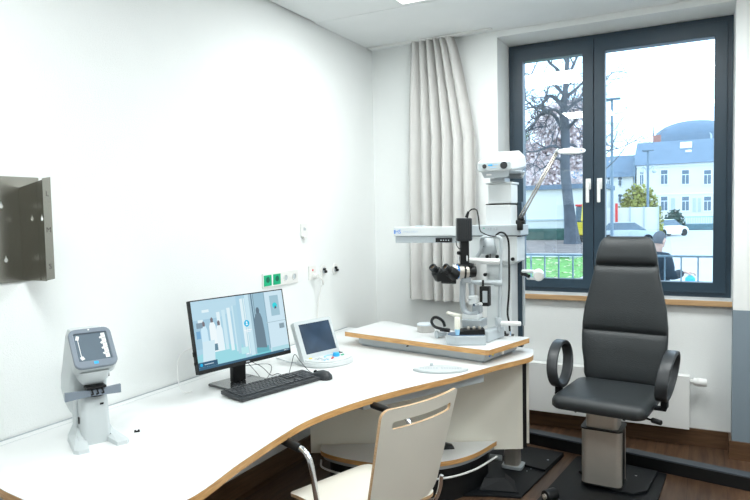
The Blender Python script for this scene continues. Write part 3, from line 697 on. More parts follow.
# translucent oval control pad on the desk
cp = thing('control_pad', (1.09, 2.86, DZ), 'pale oval control pad with rows of tiny buttons in front of the raised tabletop', 'control pad')
ca, cb = at(413, 371, z=DZ), at(468.5, 371, z=DZ)
cd = cb-ca; cd.z = 0; cl = cd.length; cang = math.atan2(cd.y, cd.x)
CT = Tm(((ca.x+cb.x)/2, (ca.y+cb.y)/2, DZ), cang)
out = spline2([(-cl/2, 0), (-cl*.3, -.045), (0, -.06), (cl*.3, -.045), (cl/2, 0)], 6)[:-1] + spline2([(cl/2, 0), (cl*.25, .055), (-cl*.0, .075), (-cl*.25, .055), (-cl/2, 0)], 6)[:-1]
mb = MB(CT); mb.prism(out, .0005, .014, bev=.004); mb.build('pad_body', 'inst', cp)
mb = MB(CT)
for k in range(16):
    for j in range(2):
        if k in (7,): continue
        mb.box((-cl*.36 + k*cl*.72/15, .012 - j*.022, .0146), (.010, .009, .0018), bev=.0005, seg=1)
bt = mb.build('buttons', 'lgrey', cp)
mb = MB(CT); mb.cyl((-cl*.16, .052, .014), (-cl*.16, .052, .028), .009, .007, bev=.002); mb.build('small_knob', 'lgrey', cp)

# ------------------------------------------------------------------ refraction unit (column, arm, lamps)
ru = thing('refraction_unit', (1.25, 3.62, 0), 'tall white refraction unit column with a long horizontal arm, behind the raised tabletop', 'refraction unit')
mb = MB()
mb.prism([(1.10, 3.08), (1.23, 3.14), (1.381, 3.185), (1.47, 3.87), (1.02, 3.90), (.98, 3.4)], .0005, .012, bev=.002); mb.build('base_plate', 'blackm', ru)
mb = MB(); mb.prism([(1.20, 3.60), (1.425, 3.56), (1.468, 3.868), (1.22, 3.885)], .0125, .024, bev=.002); mb.build('cover_plate', 'blackm', ru)
mb = MB(); q = at(548, 460, z=.024); mb.cyl((q.x, q.y, .024), (q.x, q.y, .0265), .006)
mb.build('plate_screw', 'mgrey', ru)
for (a, b) in ((523, 467), (527, 471), (531, 469), (533.5, 467), (528, 466)):
    q = at(a, b, z=.0125); mb = MB(); mb.cyl((q.x, q.y, .0122), (q.x, q.y, .0135), .0035, seg=10); mb.build('plate_screw', 'mgrey', ru)
mb = MB(); mb.prism([(1.15, 3.165), (1.36, 3.22), (1.31, 3.37), (1.15, 3.37)], .0125, .016); 
mb.loft([[(1.16, 3.17, .0165), (1.35, 3.225, .0165), (1.30, 3.36, .0165), (1.16, 3.36, .0165)], [(1.17, 3.23, .06), (1.275, 3.27, .06), (1.25, 3.34, .06), (1.17, 3.35, .06)]], smooth=False)
mb.build('foot_cover', 'blackm', ru)
mb = MB(); mb.prism(rrect(.12, .11, .02, 4, 1.24, 3.56), .0125, .03, bev=.003); mb.build('post_flange', 'mgrey', ru)
mb = MB(); mb.prism(rrect(.085, .085, .018, 4, 1.235, 3.56), .03, .69); mb.build('post', 'alu', ru)
mb = MB(); mb.cyl((1.12, 3.49, .075), (1.19, 3.50, .075), .016, bev=.003); mb.build('post_knob', 'mgrey', ru)
CY0, CY1 = 3.52, 3.70
mb = MB(); mb.bb(1.10, 1.248, CY0, 3.66, .70, 1.545, bev=.006); mb.build('column_front', 'plastic', ru)
mb = MB(); mb.bb(1.12, 1.273, 3.6605, 3.70, .70, 1.56, bev=.003); mb.build('column_back', 'frame', ru)
mb = MB(); mb.bb(1.2735, 1.286, 3.662, 3.68, .83, 1.50, bev=.002);  mb.build('side_rail', 'lgrey', ru)
mb = MB(); mb.bb(1.100, 1.250, CY0+.002, 3.66, 1.5455, 1.551); mb.build('column_gap', 'black', ru)
mb = MB(); mb.bb(1.112, 1.248, CY0+.006, 3.67, 1.5515, 1.662, bev=.004); mb.build('column_head', 'plastic', ru)
mb = MB(); mb.bb(1.100, 1.254, CY0, 3.68, 1.6625, 1.674, bev=.003); mb.build('head_plate', 'plastic', ru)
# carriage and arm
mb = MB(); mb.bb(1.03, 1.318, 3.46, 3.64, 1.37, 1.43, bev=.004); mb.build('carriage', 'lgrey', ru)
mb = MB(); mb.bb(.94, 1.316, 3.475, 3.63, 1.362, 1.369); mb.build('carriage_gap', 'black', ru)
mb = MB()
mb.loft([[(.995, 3.47, 1.365), (1.295, 3.47, 1.365), (1.295, 3.64, 1.365), (.995, 3.64, 1.365)], [(1.0, 3.47, 1.24), (1.295, 3.47, 1.225), (1.295, 3.64, 1.225), (1.0, 3.64, 1.24)], [(1.06, 3.49, 1.205), (1.25, 3.49, 1.20), (1.25, 3.64, 1.20), (1.06, 3.64, 1.205)]], smooth=False)
mb.build('carriage_bracket', 'plastic', ru)
mb = MB(); mb.loft([[(1.115, 3.40, 1.36), (1.165, 3.40, 1.36), (1.165, 3.47, 1.36), (1.115, 3.47, 1.36)], [(1.10, 3.40, 1.27), (1.18, 3.40, 1.27), (1.18, 3.47, 1.27), (1.10, 3.47, 1.27)]]); mb.build('cable_outlet', 'lgrey', ru)
for (a, b) in ((487.5, 256.5), (497.5, 256.5), (513, 259)):
    q = at(a, b, y=3.47); mb = MB(); mb.cyl((q.x, 3.489 if a < 500 else 3.485, q.z), (q.x, 3.455, q.z), .010, bev=.002); mb.build('bracket_knob', 'black', ru)
q = at(485.5, 274.5, y=3.52); mb = MB(); mb.cyl((q.x, 3.521, q.z), (q.x, 3.505, q.z), .010, bev=.002); mb.build('bracket_knob', 'black', ru)
for (a, b, m_) in ((484, 228.2, 'green'), (488.5, 229, 'mgrey'), (491, 228.5, 'mgrey'), (494.5, 229, 'mgrey'), (497, 228.5, 'mgrey')):
    q = at(a, b, y=3.46); mb = MB(); mb.box((q.x, 3.459, q.z), (.008, .004, .010 if m_ != 'green' else .005)); mb.build('indicator', m_, ru)
mb = MB(); mb.bb(.520, 1.03, 3.49, 3.56, 1.368, 1.424, bev=.004); am = mb.build('arm', 'plastic', ru)
mb = MB(); mb.bb(.527, 1.03, 3.50, 3.55, 1.326, 1.367, bev=.003); mb.build('arm_lower_rail', 'lgrey', am)
mb = MB(); mb.bb(.80, .90, 3.485, 3.499, 1.330, 1.356); mb.build('arm_plug_strip', 'black', am)
mb = MB()
for k in range(4): mb.box((.835+k*.016, 3.4845, 1.343), (.007, .002, .007))
mb.build('plug_contact', 'lgrey', am)
mb = MB(); mb.bb(.66, .71, 3.50, 3.55, 1.424, 1.432, bev=.002); mb.build('arm_latch', 'lgrey', am)
RX = Matrix.Rotation(PI/2, 4, 'X')
mb = MB(); mb.text('HS', .034, Matrix.Translation((.551, 3.4895, 1.394)) @ RX, .0003); mb.box((.527, 3.4895, 1.394), (.006, .001, .024)); mb.build('blue_maker_letters', 'blue', am)
mb = MB(); mb.text('HAAG-STREIT', .016, Matrix.Translation((.635, 3.4895, 1.394)) @ RX, .0003); mb.build('pale_maker_lettering', mat('pale_blue_lettering', (.50, .62, .75), .5), am)
# examination lamp arm on the right of the column
J = V((1.318, 3.45, 1.445))
mb = MB(); mb.cyl((1.318, 3.45, 1.40), (1.318, 3.45, 1.455), .017, bev=.003); mb.ball(J + V((.004, 0, .018)), .019); mb.cyl(J + V((-.022, 0, .0)), J + V((.028, 0, .0)), .012, bev=.002); mb.build('lamp_joint', 'black', ru)
a1 = at(557.5, 151, y=3.42)
mb = MB(); o1 = V((.011, 0, .004)); 
mb.tube([J + V((.0, 0, .02)) + o1, a1 + o1*.6], .0048, 8); mb.tube([J + V((.0, 0, .02)) - o1, a1 - o1*.6], .0048, 8); mb.build('lamp_rods', 'alu', ru)
hc = at(571.5, 151, y=3.42)
mb = MB(Matrix.Translation(hc) @ Matrix.Rotation(.27, 4, 'X') @ Matrix.Rotation(.06, 4, 'Y'))
mb.prism([circ(.070, 36), circ(.058, 36)], -.005, .005, bev=.002); hd = mb.build('lamp_ring', 'plastic', ru)
mb = MB(Matrix.Translation(hc) @ Matrix.Rotation(.27, 4, 'X') @ Matrix.Rotation(.06, 4, 'Y')); mb.cyl((0, 0, -.003), (0, 0, .002), .058, seg=36); mb.build('ring_lens', 'glass', hd)
mb = MB(); mb.cyl(a1 + V((-.008, 0, -.008)), a1 + V((.008, 0, .008)), .012); mb.build('ring_joint', 'mgrey', ru)
# small round lamp low on the rail
q = at(537, 275, y=3.43)
mb = MB(); mb.cyl((1.318, 3.50, q.z), (1.318, 3.66, q.z), .008); mb.cyl((1.318, 3.50, q.z-.0), (1.36, 3.47, q.z-.012), .010); mb.ball((1.318, 3.495, q.z), .014); mb.build('lamp_pivot', 'black', ru)
mb = MB(); mb.cyl((1.318, 3.49, q.z+.014), (q.x+.01, 3.45, q.z+.016), .010, bev=.002); mb.cyl((1.345, 3.49, q.z-.026), (q.x, 3.45, q.z-.024), .007, bev=.002); mb.build('lamp_bracket', 'plastic', ru)
dl = V((.25, -1, -.12)).normalized(); c_ = q + V((.008, 0, -.0))
mb = MB(); mb.cyl(c_ - dl*.04, c_ + dl*.03, .029, bev=.006, seg=32); hd = mb.build('round_lamp_head', 'plastic', ru)
mb = MB(); mb.cyl(c_ + dl*.030, c_ + dl*.0315, .022, seg=32); mb.build('lamp_glass', 'socket', hd)
# cable running down in front
mb = MB(); mb.tube(spline([at(495, 236, y=3.38), at(500, 232.5, y=3.38), at(505, 234, y=3.38), at(508.5, 242, y=3.38), at(509, 262, y=3.39), at(509, 290, y=3.39), at(507.5, 312, y=3.39), at(509, 322, y=3.39), at(509.8, 331, y=3.39)], 6), .0055, 8)
mb.build('hanging_cable', 'black', ru)

# projector on top
pj = thing('chart_projector', (1.24, 3.6, 1.674), 'white chart projector with two dark lenses sitting on top of the column', 'projector')
PTm = Tm((1.18, 3.54, 1.674), -.03)
mb = MB(PTm); mb.prism(rrect(.09, .10, .01, 3), .0005, .022); mb.build('swivel_base', 'mgrey', pj)
def rg(y, x0, x1, z0, z1, c=.008): return [(x0+c, y, z0), (x1-c, y, z0), (x1, y, z0+c), (x1, y, z1-c), (x1-c, y, z1), (x0+c, y, z1), (x0, y, z1-c), (x0, y, z0+c)]
mb = MB(PTm); mb.loft([rg(-.085, -.065, .075, .0225, .030), rg(-.09, -.080, .085, .050, .066), rg(.11, -.075, .118, .050, .066), rg(.10, -.065, .105, .0225, .030)], smooth=False); mb.build('lower_housing', 'lgrey', pj)
mb = MB(PTm); mb.loft([rg(-.100, -.095, .096, .063, .108, .006), rg(-.094, -.100, .101, .059, .113), rg(.0, -.097, .108, .057, .150, .02), rg(.09, -.080, .120, .057, .182, .034), rg(.14, -.065, .112, .062, .165, .03)], smooth=False)
mb.build('housing', 'plastic', pj)
mb = MB(PTm); mb.prism([[(x, z) for x, z in rrect(.186, .042, .006, 3, .001, .0855)]], .1003, .1015, Mx=RX); fc = mb.build('front_plate', mat('projector_front', (.50, .56, .58), .3), pj)
for (x, z, r) in ((-.056, .087, .0125), (.056, .088, .0205)):
    mb = MB(PTm); mb.cyl((x, -.101, z), (x, -.106, z), r, bev=.002, seg=32); mb.build('lens', 'lens', pj)
mb = MB(PTm); mb.box((-.022, -.1022, .092), (.026, .001, .008)); mb.build('blue_badge', 'cyan', pj)
mb = MB(PTm); mb.box((.010, -.1022, .093), (.024, .001, .004)); mb.box((-.008, -.1022, .078), (.040, .001, .003)); mb.build('pale_print', 'pblue', pj)
mb = MB(PTm); mb.box((-.035, -.0885, .040), (.03, .001, .008)); mb.build('label_plate', 'white', pj)

# ------------------------------------------------------------------ slit lamp
sl = thing('slit_lamp', (1.08, 3.24, TZ), 'slit lamp microscope with black eyepieces and camera on the raised tabletop', 'slit lamp')
b0 = at(440, 346, z=TZ); b1 = at(484, 345, z=TZ)
SA = math.atan2(3.335-3.140, 1.150-.985)     # axis of the base
SLT = Tm((1.085, 3.185, TZ), SA - .42)
def stad(L, w, n=10):
    r = w/2; o = []
    for k in range(n+1):
        a = PI/2 + PI*k/n; o.append((-L/2 + r + r*math.cos(a), r*math.sin(a)))
    o += [(L/2, -r), (L/2, r)]
    return o
mb = MB(SLT); mb.prism(stad(.205, .120), .0005, .050, bev=.005); mb.build('base', 'lgrey', sl)
mb = MB(SLT); mb.prism(stad(.190, .104), .0505, .054, bev=.001); mb.build('base_top', mat('blue_grey_plate', (.10, .17, .28), .3), sl)
mb = MB(SLT); mb.loft([[(-.045, -.046, .0545), (.100, -.046, .0545), (.100, .046, .0545), (-.045, .046, .0545)], [(-.035, -.044, .073), (.098, -.044, .083), (.098, .044, .083), (-.035, .044, .073)]], smooth=False)
mb.build('slide_block', 'black', sl)
mb = MB(SLT)
for x in (.03, .06, .09): mb.cyl((x-.015, -.02, .079), (x-.015, -.02, .095), .008, bev=.002)
mb.build('locking_screw', 'alu', sl)
j0 = at(457.5, 334, y=3.13)
mb = MB(); mb.cyl(V((j0.x, 3.13, TZ+.046)), V((j0.x, 3.13, TZ+.085)), .010, .014); js = mb.build('joystick', 'pblue', sl)
mb = MB(); mb.cyl(V((j0.x, 3.13, TZ+.085)), V((j0.x-.0, 3.13, TZ+.150)), .0165, .0145, bev=.003); mb.build('joystick_grip', 'cream', js)
def P(a, b, y=3.25): return at(a, b, y=y)
# body block, curved arm, column
def blk(name, px0, px1, py0, py1, y0, y1, m_, bev=.004, par=None, rz=0):
    ym = y0; a = at(px0, py1, y=ym); b = at(px1, py0, y=ym); c = at(px0, py0, y=ym)
    mb = MB(); mb.box(((a.x+b.x)/2, (y0+y1)/2, (a.z+c.z)/2), (abs(b.x-a.x), y1-y0, abs(c.z-a.z)), bev=bev, rz=rz); return mb.build(name, m_, par or sl)
blk('rotation_block', 462, 480.5, 319.5, 327.5, 3.21, 3.33, 'sgrey')
blk('rotation_block', 462, 478, 314, 319, 3.23, 3.31, 'plastic')
mb = MB(); mb.cyl(P(448, 313, 3.19), P(463, 317, 3.26), .010, .013, bev=.003); mb.ball(P(448, 313, 3.19), .0105); mb.build('side_lever', 'cream', sl)
mb = MB(); mb.tube(spline([P(463, 281), P(462.5, 292), P(462.5, 303), P(465, 311), P(471, 314.5), P(478, 313.5)], 6), .020, 12, flat=(1, .8)); mb.build('curved_arm', 'sgrey', sl)
mb = MB(); mb.tube(spline([P(471, 283, 3.29), P(472, 295, 3.29), P(471.5, 303, 3.29)], 5), .016, 12); mb.build('illumination_column', 'mgrey', sl)
blk('prism_head', 468.5, 476, 296, 305, 3.25, 3.29, 'plastic', .003)
blk('prism_head', 472, 480, 305, 313, 3.26, 3.31, 'sgrey', .003)
mb = MB(); mb.cyl(P(474, 305, 3.22), P(478, 304, 3.25), .008); mb.cyl(P(468, 300, 3.22), P(478, 299, 3.30), .004); mb.build('adjusting_knob', 'chrome', sl)
# microscope body : axis towards the user (left, a little to the camera)
ax = V((-.84, -.52, .02)).normalized(); sd = V((ax.y, -ax.x, 0)).normalized(); c0 = P(464, 271.5, 3.25)
mb = MB(); mb.cyl(c0 - ax*.025, c0 + ax*.03, .037, .041, bev=.005, seg=32); mb.build('microscope_body', 'alu', sl)
mb = MB(); mb.cyl(c0 - ax*.006, c0 + ax*.004, .0425, seg=32); mb.build('black_band', 'black', sl)
mb = MB(); mb.cyl(c0 + sd*.03, c0 + sd*.062, .015, bev=.003); mb.build('magnification_knob', 'black', sl)
mb = MB(); mb.box(c0 - ax*.01 + V((0, 0, -.045)), (.05, .045, .03), rz=math.atan2(ax.y, ax.x), bev=.005); mb.build('microscope_mount', 'sgrey', sl)
mb = MB(); mb.cyl(c0 + ax*.030, c0 + ax*.042, .038, seg=32); mb.build('blue_ring', 'blue', sl)
mb = MB(); mb.cyl(c0 + ax*.042, c0 + ax*.062, .046, .044, bev=.003, seg=32); mb.build('magnification_drum', 'chrome', sl)
mb = MB(); mb.cyl(c0 - ax*.065, c0 - ax*.025, .030, .036, bev=.004, seg=28); mb.build('objective', 'black', sl)
mb = MB(); mb.box(c0 + V((0, 0, .028)), (.07, .05, .03), rz=math.atan2(ax.y, ax.x), bev=.006); mb.build('beam_splitter', 'dgrey', sl)
mb = MB(); mb.cyl(P(459, 262, 3.22), P(459, 256.5, 3.22), .0045); mb.cyl(P(467, 261, 3.22), P(467, 255.5, 3.22), .0045); mb.build('set_screw', 'chrome', sl)
for i, (ox, oy, ex_, ey) in enumerate(((437.5, 273, 430.8, 265), (451, 272.5, 443.6, 265.5))):
    yy = 3.16 if i else 3.18
    A = P(ox, oy, yy); E_ = P(ex_, ey, yy - .045); d = (E_-A).normalized()
    mb = MB(); mb.cyl(A - d*.034, A + d*.020, .038, .029, bev=.005, seg=28); mb.cyl(A + d*.018, A + d*.044, .023, .0205, bev=.002, seg=28); ep = mb.build('eyepiece', 'black', sl)
    mb = MB(); mb.prism([circ(.0215, 28), circ(.014, 28)], 0, .012, Mx=Matrix.Translation(A + d*.044) @ frame_z(d), bev=.002); mb.build('eyecup', 'dgrey', ep)
    mb = MB(); mb.cyl(A + d*.0442, A + d*.047, .0128); mb.build('eye_lens', mat('amber_reflecting_lens', (.12, .075, .04), .08, coat=1), ep)
mb = MB(); mb.loft([[V(p) + (P(455, 275, 3.20)) for p in [(-.0, -.05, -.028), (.0, .05, -.028), (0, .05, .03), (0, -.05, .03)]], [V(p) + P(441, 276, 3.18) for p in [(0, -.055, -.022), (0, .055, -.022), (0, .055, .02), (0, -.055, .02)]]], smooth=False); mb.build('binocular_tube', 'black', sl)
mb = MB(); mb.cyl(P(456, 281, 3.19), P(441, 281, 3.15), .017, .014, bev=.004); mb.build('breath_shield', 'black', sl)
# tower and camera
mb = MB(); tb = P(464.5, 266, 3.25); tt = P(464.5, 238, 3.25); mb.prism(rrect(.048, .045, .008, 3), tb.z, tt.z, Mx=Matrix.Translation((tb.x, 3.25, 0)) @ Matrix.Rotation(.5, 4, 'Z')); mb.build('camera_tube', 'black', sl)
mb = MB(); mb.cyl(P(460.5, 253, 3.235), P(458, 253, 3.22), .010); mb.cyl(P(469, 265, 3.25), P(473, 266, 3.25), .014); mb.build('tube_knob', 'black', sl)
ct_ = P(463.5, 229.5, 3.24); mb = MB(Tm(ct_, .45)); mb.box((0, 0, 0), (.078, .075, .125), bev=.006)
for k in range(7): mb.box((-.03+k*.010, -.0385, 0), (.004, .004, .10))
cmr = mb.build('camera', 'dgrey', sl)
mb = MB(Tm(ct_, .45)); mb.box((.040, .012, .012), (.002, .012, .028)); mb.box((.040, .012, -.030), (.002, .010, .018)); mb.build('camera_print', 'mgrey', cmr)
mb = MB(Tm(ct_, .45)); mb.box((.0405, -.01, 0), (.003, .05, .12), bev=.001); mb.build('camera_side_plate', 'frame', cmr)
mb = MB(); mb.cyl(P(466.5, 217.5, 3.26), P(468.5, 211.5, 3.26), .010, .006); mb.tube(spline([P(468.5, 212, 3.26), P(472, 209.3, 3.27), P(476.5, 210, 3.28), P(478.5, 218, 3.29), P(480, 230, 3.30), P(484, 233.5, 3.31), P(491, 236, 3.32), P(497, 236, 3.36)], 6), .0034, 8); mb.build('camera_cable', 'black', cmr)
mb = MB(); mb.tube(spline([P(456, 241, 3.21), P(457, 246, 3.20), P(460, 249, 3.22), P(461, 246, 3.23)], 6), .0025, 8); mb.build('loop_cable', 'black', sl)
mb = MB(); mb.tube(spline([P(483, 246, 3.40), P(487, 249, 3.41), P(490, 253, 3.42), P(490, 259, 3.44)], 6), .003, 8); mb.build('lamp_cable', 'black', sl)
# black device beside the column
blk('fixation_lamp', 479.5, 488.5, 286.5, 306, 3.30, 3.345, 'black', .003)
blk('fixation_lamp_window', 482.5, 487, 291, 302.5, 3.292, 3.30, 'lgrey', .001)
mb = MB(); a = P(481, 304, 3.295); mb.cyl(a, a + V((0, -.012, 0)), .010, bev=.002); mb.build('lamp_knob', 'white', sl)
mb = MB(); mb.cyl(P(483, 286.5, 3.32), P(483, 280, 3.32), .006); mb.build('lamp_stem', 'black', sl)
# head and chin rest
hy = 3.36
mb = MB(); mb.tube(spline([P(499.3, 331, hy), P(499.6, 300, hy), P(500.6, 262, hy), P(501, 243, hy), P(499.5, 237.5, hy), P(494, 236.8, hy)], 6), .0095, 10); mb.build('rest_post', 'lgrey', sl)
mb = MB(); mb.tube(spline([P(494, 237, hy), P(484, 237, hy+.02), P(481.5, 241, hy+.03), P(481, 250, hy+.03), P(477, 257, hy+.03)], 6), .013, 10, flat=(1, .6)); mb.build('head_bow', 'lgrey', sl)
mb = MB(); a = P(469, 260.5, 3.33); b = P(500, 261.5, hy-.012); mb.cyl(a, b, .016, bev=.006); mb.build('forehead_band', 'white', sl)
mb = MB(); a = P(470, 282.2, 3.31); b = P(501.5, 283, hy); mb.cyl(a, b, .013, bev=.003); mb.cyl(P(494, 283, hy-.005), P(502.5, 283.2, hy), .018, bev=.004); mb.build('chin_rest', 'lgrey', sl)
mb = MB(); mb.cyl(P(500, 323, hy), P(521, 323.7, hy), .0125, bev=.004); mb.build('patient_handle', 'white', sl)
mb = MB(); mb.cyl(P(498, 317, hy), P(498.5, 325, hy), .018, .020, bev=.003); mb.build('post_clamp', 'lgrey', sl)
bx0 = at(488, 343, z=TZ); bx1 = at(505, 337, z=TZ)
mb = MB(); e0 = V((bx0.x, bx0.y, 0)); e1 = V((bx1.x, bx1.y, 0)); dd = e1-e0; an = math.atan2(dd.y, dd.x); c_ = (e0+e1)/2
mb.box((c_.x-.02*math.sin(an)*-1*0 - .028*math.sin(an), c_.y + .028*math.cos(an), TZ+.032), (dd.length, .055, .062), rz=an, bev=.008); mb.build('rest_foot', 'lgrey', sl)
mb = MB(); mb.cyl(at(481, 339, z=TZ+.02), at(490, 337.5, z=TZ+.02), .011); mb.build('cross_shaft', 'chrome', sl)
mb = MB(); a = at(437, 334.5, z=TZ+.02); b = at(446, 333.5, z=TZ+.02); mb.cyl(a, b, .013, bev=.002); d = (b-a).normalized(); mb.cyl(a - d*.006, a + d*.006, .022, bev=.003, seg=28); mb.build('rail_wheel', 'lgrey', sl)
mb = MB(); mb.tube(spline([P(447, 329.5, 3.27), P(441, 328.8, 3.25), P(434.5, 326.5, 3.26), P(431.6, 321.5, 3.28), P(434, 317.6, 3.30), P(438.5, 318, 3.31), P(443, 321.5, 3.31), P(444.8, 326.5, 3.30)], 6), .0085, 8); mb.cyl(P(440, 329.3, 3.26), P(450, 330.5, 3.27), .011, bev=.002); mb.build('power_cable', 'black', sl)
q = at(509, 335.5, z=TZ)
cs = thing('cable_socket', (q.x, q.y, TZ), 'small black cable socket set in the right end of the raised tabletop', 'cable socket')
mb = MB(Tm((q.x-.01, q.y, TZ), .2)); mb.box((0, 0, .003), (.075, .05, .005), bev=.001); mb.cyl((-.018, 0, .005), (-.018, 0, .024), .011, bev=.002); mb.build('socket_body', 'black', cs)
mb = MB(); mb.cyl(at(509.8, 336, z=TZ+.006), P(509.8, 330, q.y), .008, .006); mb.build('metal_plug', 'chrome', cs)
q = at(418, 333, z=TZ); 
gb = thing('round_box', (q.x, q.y+.03, TZ), 'flat round grey box standing on the raised tabletop left of the slit lamp', 'box')
ra_ = (at(434, 333, z=TZ)-at(417, 333, z=TZ)).length*.52; qc = at(426, 331.5, z=TZ)
mb = MB(); mb.lathe([(0, TZ+.0005), (ra_-.004, TZ+.0005), (ra_, TZ+.004), (ra_, TZ+.040), (0, TZ+.040)], Mx=Matrix.Translation((qc.x, qc.y, 0)), seg=40); mb.build('box_body', mat('warm_grey_plastic', (.50, .49, .47), .5), gb)
mb = MB(); mb.lathe([(0, TZ+.0405), (ra_+.001, TZ+.0405), (ra_+.001, TZ+.047), (ra_-.006, TZ+.050), (0, TZ+.050)], Mx=Matrix.Translation((qc.x, qc.y, 0)), seg=40); mb.build('box_lid', mat('pale_blue_grey_plastic', (.62, .68, .72), .4), gb)
q = at(487, 456.5, z=.23)
q = at(446, 448.5, z=.23); o = MB(Tm((q.x+.01, q.y+.01, .2302), .6)).loft([[(-.03, -.02, 0), (.03, -.02, 0), (.035, .02, 0), (-.03, .025, 0)], [(-.015, -.015, .03), (.018, -.012, .02), (.02, .01, .02), (-.015, .012, .03)]], smooth=False).build('plug_block', 'black')
tag(o, 'small black block lying on the low curved shelf under the desk', 'plug')

# ------------------------------------------------------------------ examination chair
xc = thing('examination_chair', (1.75, 3.52, 0), 'charcoal leather examination chair with tall backrest and looped armrests in front of the window', 'chair')
mb = MB(); mb.prism([(1.445, 3.02), (1.99, 2.98), (2.045, 3.81), (1.93, 3.835), (1.60, 3.885), (1.546, 3.87)], .0005, .014, bev=.002); mb.build('base_plate', 'blackm', xc)
mb = MB(); mb.prism([(1.80, 3.44), (1.90, 3.435), (1.965, 3.50), (2.0, 3.80), (1.60, 3.86), (1.60, 3.62)], .0145, .028, bev=.002); mb.build('cover_plate', 'blackm', xc)
q = at(636, 476, z=.028); mb = MB(); mb.cyl((q.x, q.y, .028), (q.x, q.y, .030), .006); mb.build('plate_screw', 'chrome', xc)
KT2 = Tm((1.745, 3.54, 0), -.05)
mb = MB(KT2); mb.prism(rrect(.205, .185, .03, 5), .0285, .33, bev=.002)
for x in (-.062, .03): mb.box((x, -.0925, .18), (.0015, .0015, .30))
mb.build('column_sleeve', 'alu', xc)
mb = MB(KT2); mb.prism(rrect(.213, .193, .03, 5), .330, .338); mb.prism(rrect(.214, .194, .03, 5), .0290, .036); mb.box((.1035, -.01, .18), (.003, .06, .30)); mb.build('sleeve_trim', 'black', xc)
mb = MB(KT2); mb.prism(rrect(.165, .15, .025, 5), .338, .4675)
for x in (-.045, .045): mb.box((x, -.075, .40), (.0015, .0015, .12))
mb.build('inner_column', 'alu', xc)
mb = MB(KT2); mb.box((-.108, .02, .07), (.02, .05, .06), bev=.004); mb.build('pedal_stop', 'black', xc)
T = Tm((1.79, 3.50, 0), -.134)
mb = MB(T); mb.bb(-.19, .19, -.22, .16, .468, .486, bev=.003)
for x, y in ((-.12, -.22), (.12, -.225)): mb.cyl((x, y+.01, .472), (x, y-.012, .472), .008)
mb.build('seat_carrier', 'blackm', xc)
# seat cushion
mb = MB(T)
def sring(z, g): return [(x, y, z) for x, y in rrect(.462 - 2*g, .495 - 2*g, .055, 6, 0, -.065)]
mb.loft([sring(.4865, .025), sring(.492, .008), sring(.503, .0), sring(.528, .0), sring(.545, .006), sring(.555, .02), sring(.559, .045), sring(.560, .1)]); mb.build('seat', 'leather', xc, sharp=60)
# backrest: horizontal sections stacked upwards
zs = [.535, .55, .58, .64, .72, .79, .815, .825, .835, .86, .95, 1.05, 1.14, 1.18, 1.193, 1.203, 1.22, 1.25, 1.29, 1.325, 1.345, 1.352]
wd_ = {.535: .36, .55: .395, .58: .415, .64: .424, .72: .450, .79: .456, .825: .456, .86: .454, .95: .436, 1.05: .392, 1.14: .352, 1.193: .336, 1.25: .320, 1.29: .302, 1.325: .280, 1.345: .245, 1.352: .20}
def lerpd(d, z):
    ks = sorted(d); 
    for a, b in zip(ks, ks[1:]):
        if a <= z <= b: return d[a] + (d[b]-d[a])*(z-a)/(b-a)
    return d[ks[-1]]
rings = []
for z in zs:
    w = lerpd(wd_, z)
    front = {.535: -.0, .55: -.018}.get(z, -.030)
    if z in (.815, .835): front = -.022
    if z == .825: front = -.010
    if z in (1.18,): front = -.024
    if z == 1.193: front = -.006
    if z in (1.203,): front = -.022
    if 1.21 < z < 1.30: front = -.038
    if z == 1.325: front = -.030
    if z == 1.345: front = -.012
    if z == 1.352: front = .005
    back = .035 if z < 1.34 else .02
    yc = .205 + (z-.58)*.13
    pts = []; n = 36
    for k in range(n):
        a = 2*PI*k/n; cx_, sy_ = math.cos(a), math.sin(a)
        ex2 = lambda v, p: math.copysign(abs(v)**p, v)
        x = w/2*ex2(cx_, .42); y = ex2(sy_, .75)
        yy = (back if y > 0 else -front)*y + .018*(x/(w/2))**2*-1*(1 if y < 0 else .6)
        pts.append((x, yc + yy, z))
    rings.append(pts)
mb = MB(T @ Tm((.012, -.02, 0))); mb.loft(rings); mb.build('backrest', 'leather', xc, sharp=75)
mb = MB(T); mb.box((.0, .205+.085-.044, 1.275), (.03, .002, .008)); mb.build('stitched_mark', 'dgrey', xc)
mb = MB(T); mb.bb(-.06, .06, .14, .26, .455, .475); mb.box((0, .262, .62), (.12, .02, .36), bev=.004); mb.build('back_bracket', 'blackm', xc)
for sx in (-1, 1):
    loop = []
    for k in range(40):
        a = 2*PI*k/40; y = .148*math.cos(a); z = .110*math.sin(a)
        loop.append(V((sx*(.272 + .014*math.sin(a)) + .010, -.045 + y*.9 + .34*z, .668 + z)))
    mb = MB(T); sec = []
    for k in range(40):
        p = loop[k]; t = (loop[(k+1) % 40] - loop[k-1]).normalized(); side = V((1, 0, 0)); nrm = t.cross(side).normalized()
        sec.append([p + side*a + nrm*b for a, b in rrect(.058, .020, .008, 3)])
    mb.loft(sec, loop=True); ar = mb.build('armrest', 'dgrey', xc, sharp=55)
    mb = MB(T); mb.box((sx*.266+.01, -.085, .538), (.030, .05, .05), bev=.004); mb.box((sx*.235+.005, -.085, .508), (.09, .035, .018), bev=.003); mb.build('arm_bracket', 'blackm', ar)
mb = MB(T); mb.cyl((.17, -.16, .475), (.255, -.20, .476), .005); mb.cyl((.24, -.193, .476), (.285, -.214, .476), .013, bev=.003); mb.build('release_lever', 'black', xc)
q = at(549, 496, z=.045)
fw_ = thing('foot_control_wheel', (q.x, q.y, .014), 'black roller with silver hub resting on the chair base plate at the lower left corner', 'foot control')
mb = MB(); c_ = V((q.x-.005, q.y, .046)); d = V((-.55, -.83, 0)).normalized(); mb.cyl(c_ - d*.05, c_ + d*.02, .031, bev=.004, seg=28); mb.build('roller', 'black', fw_)
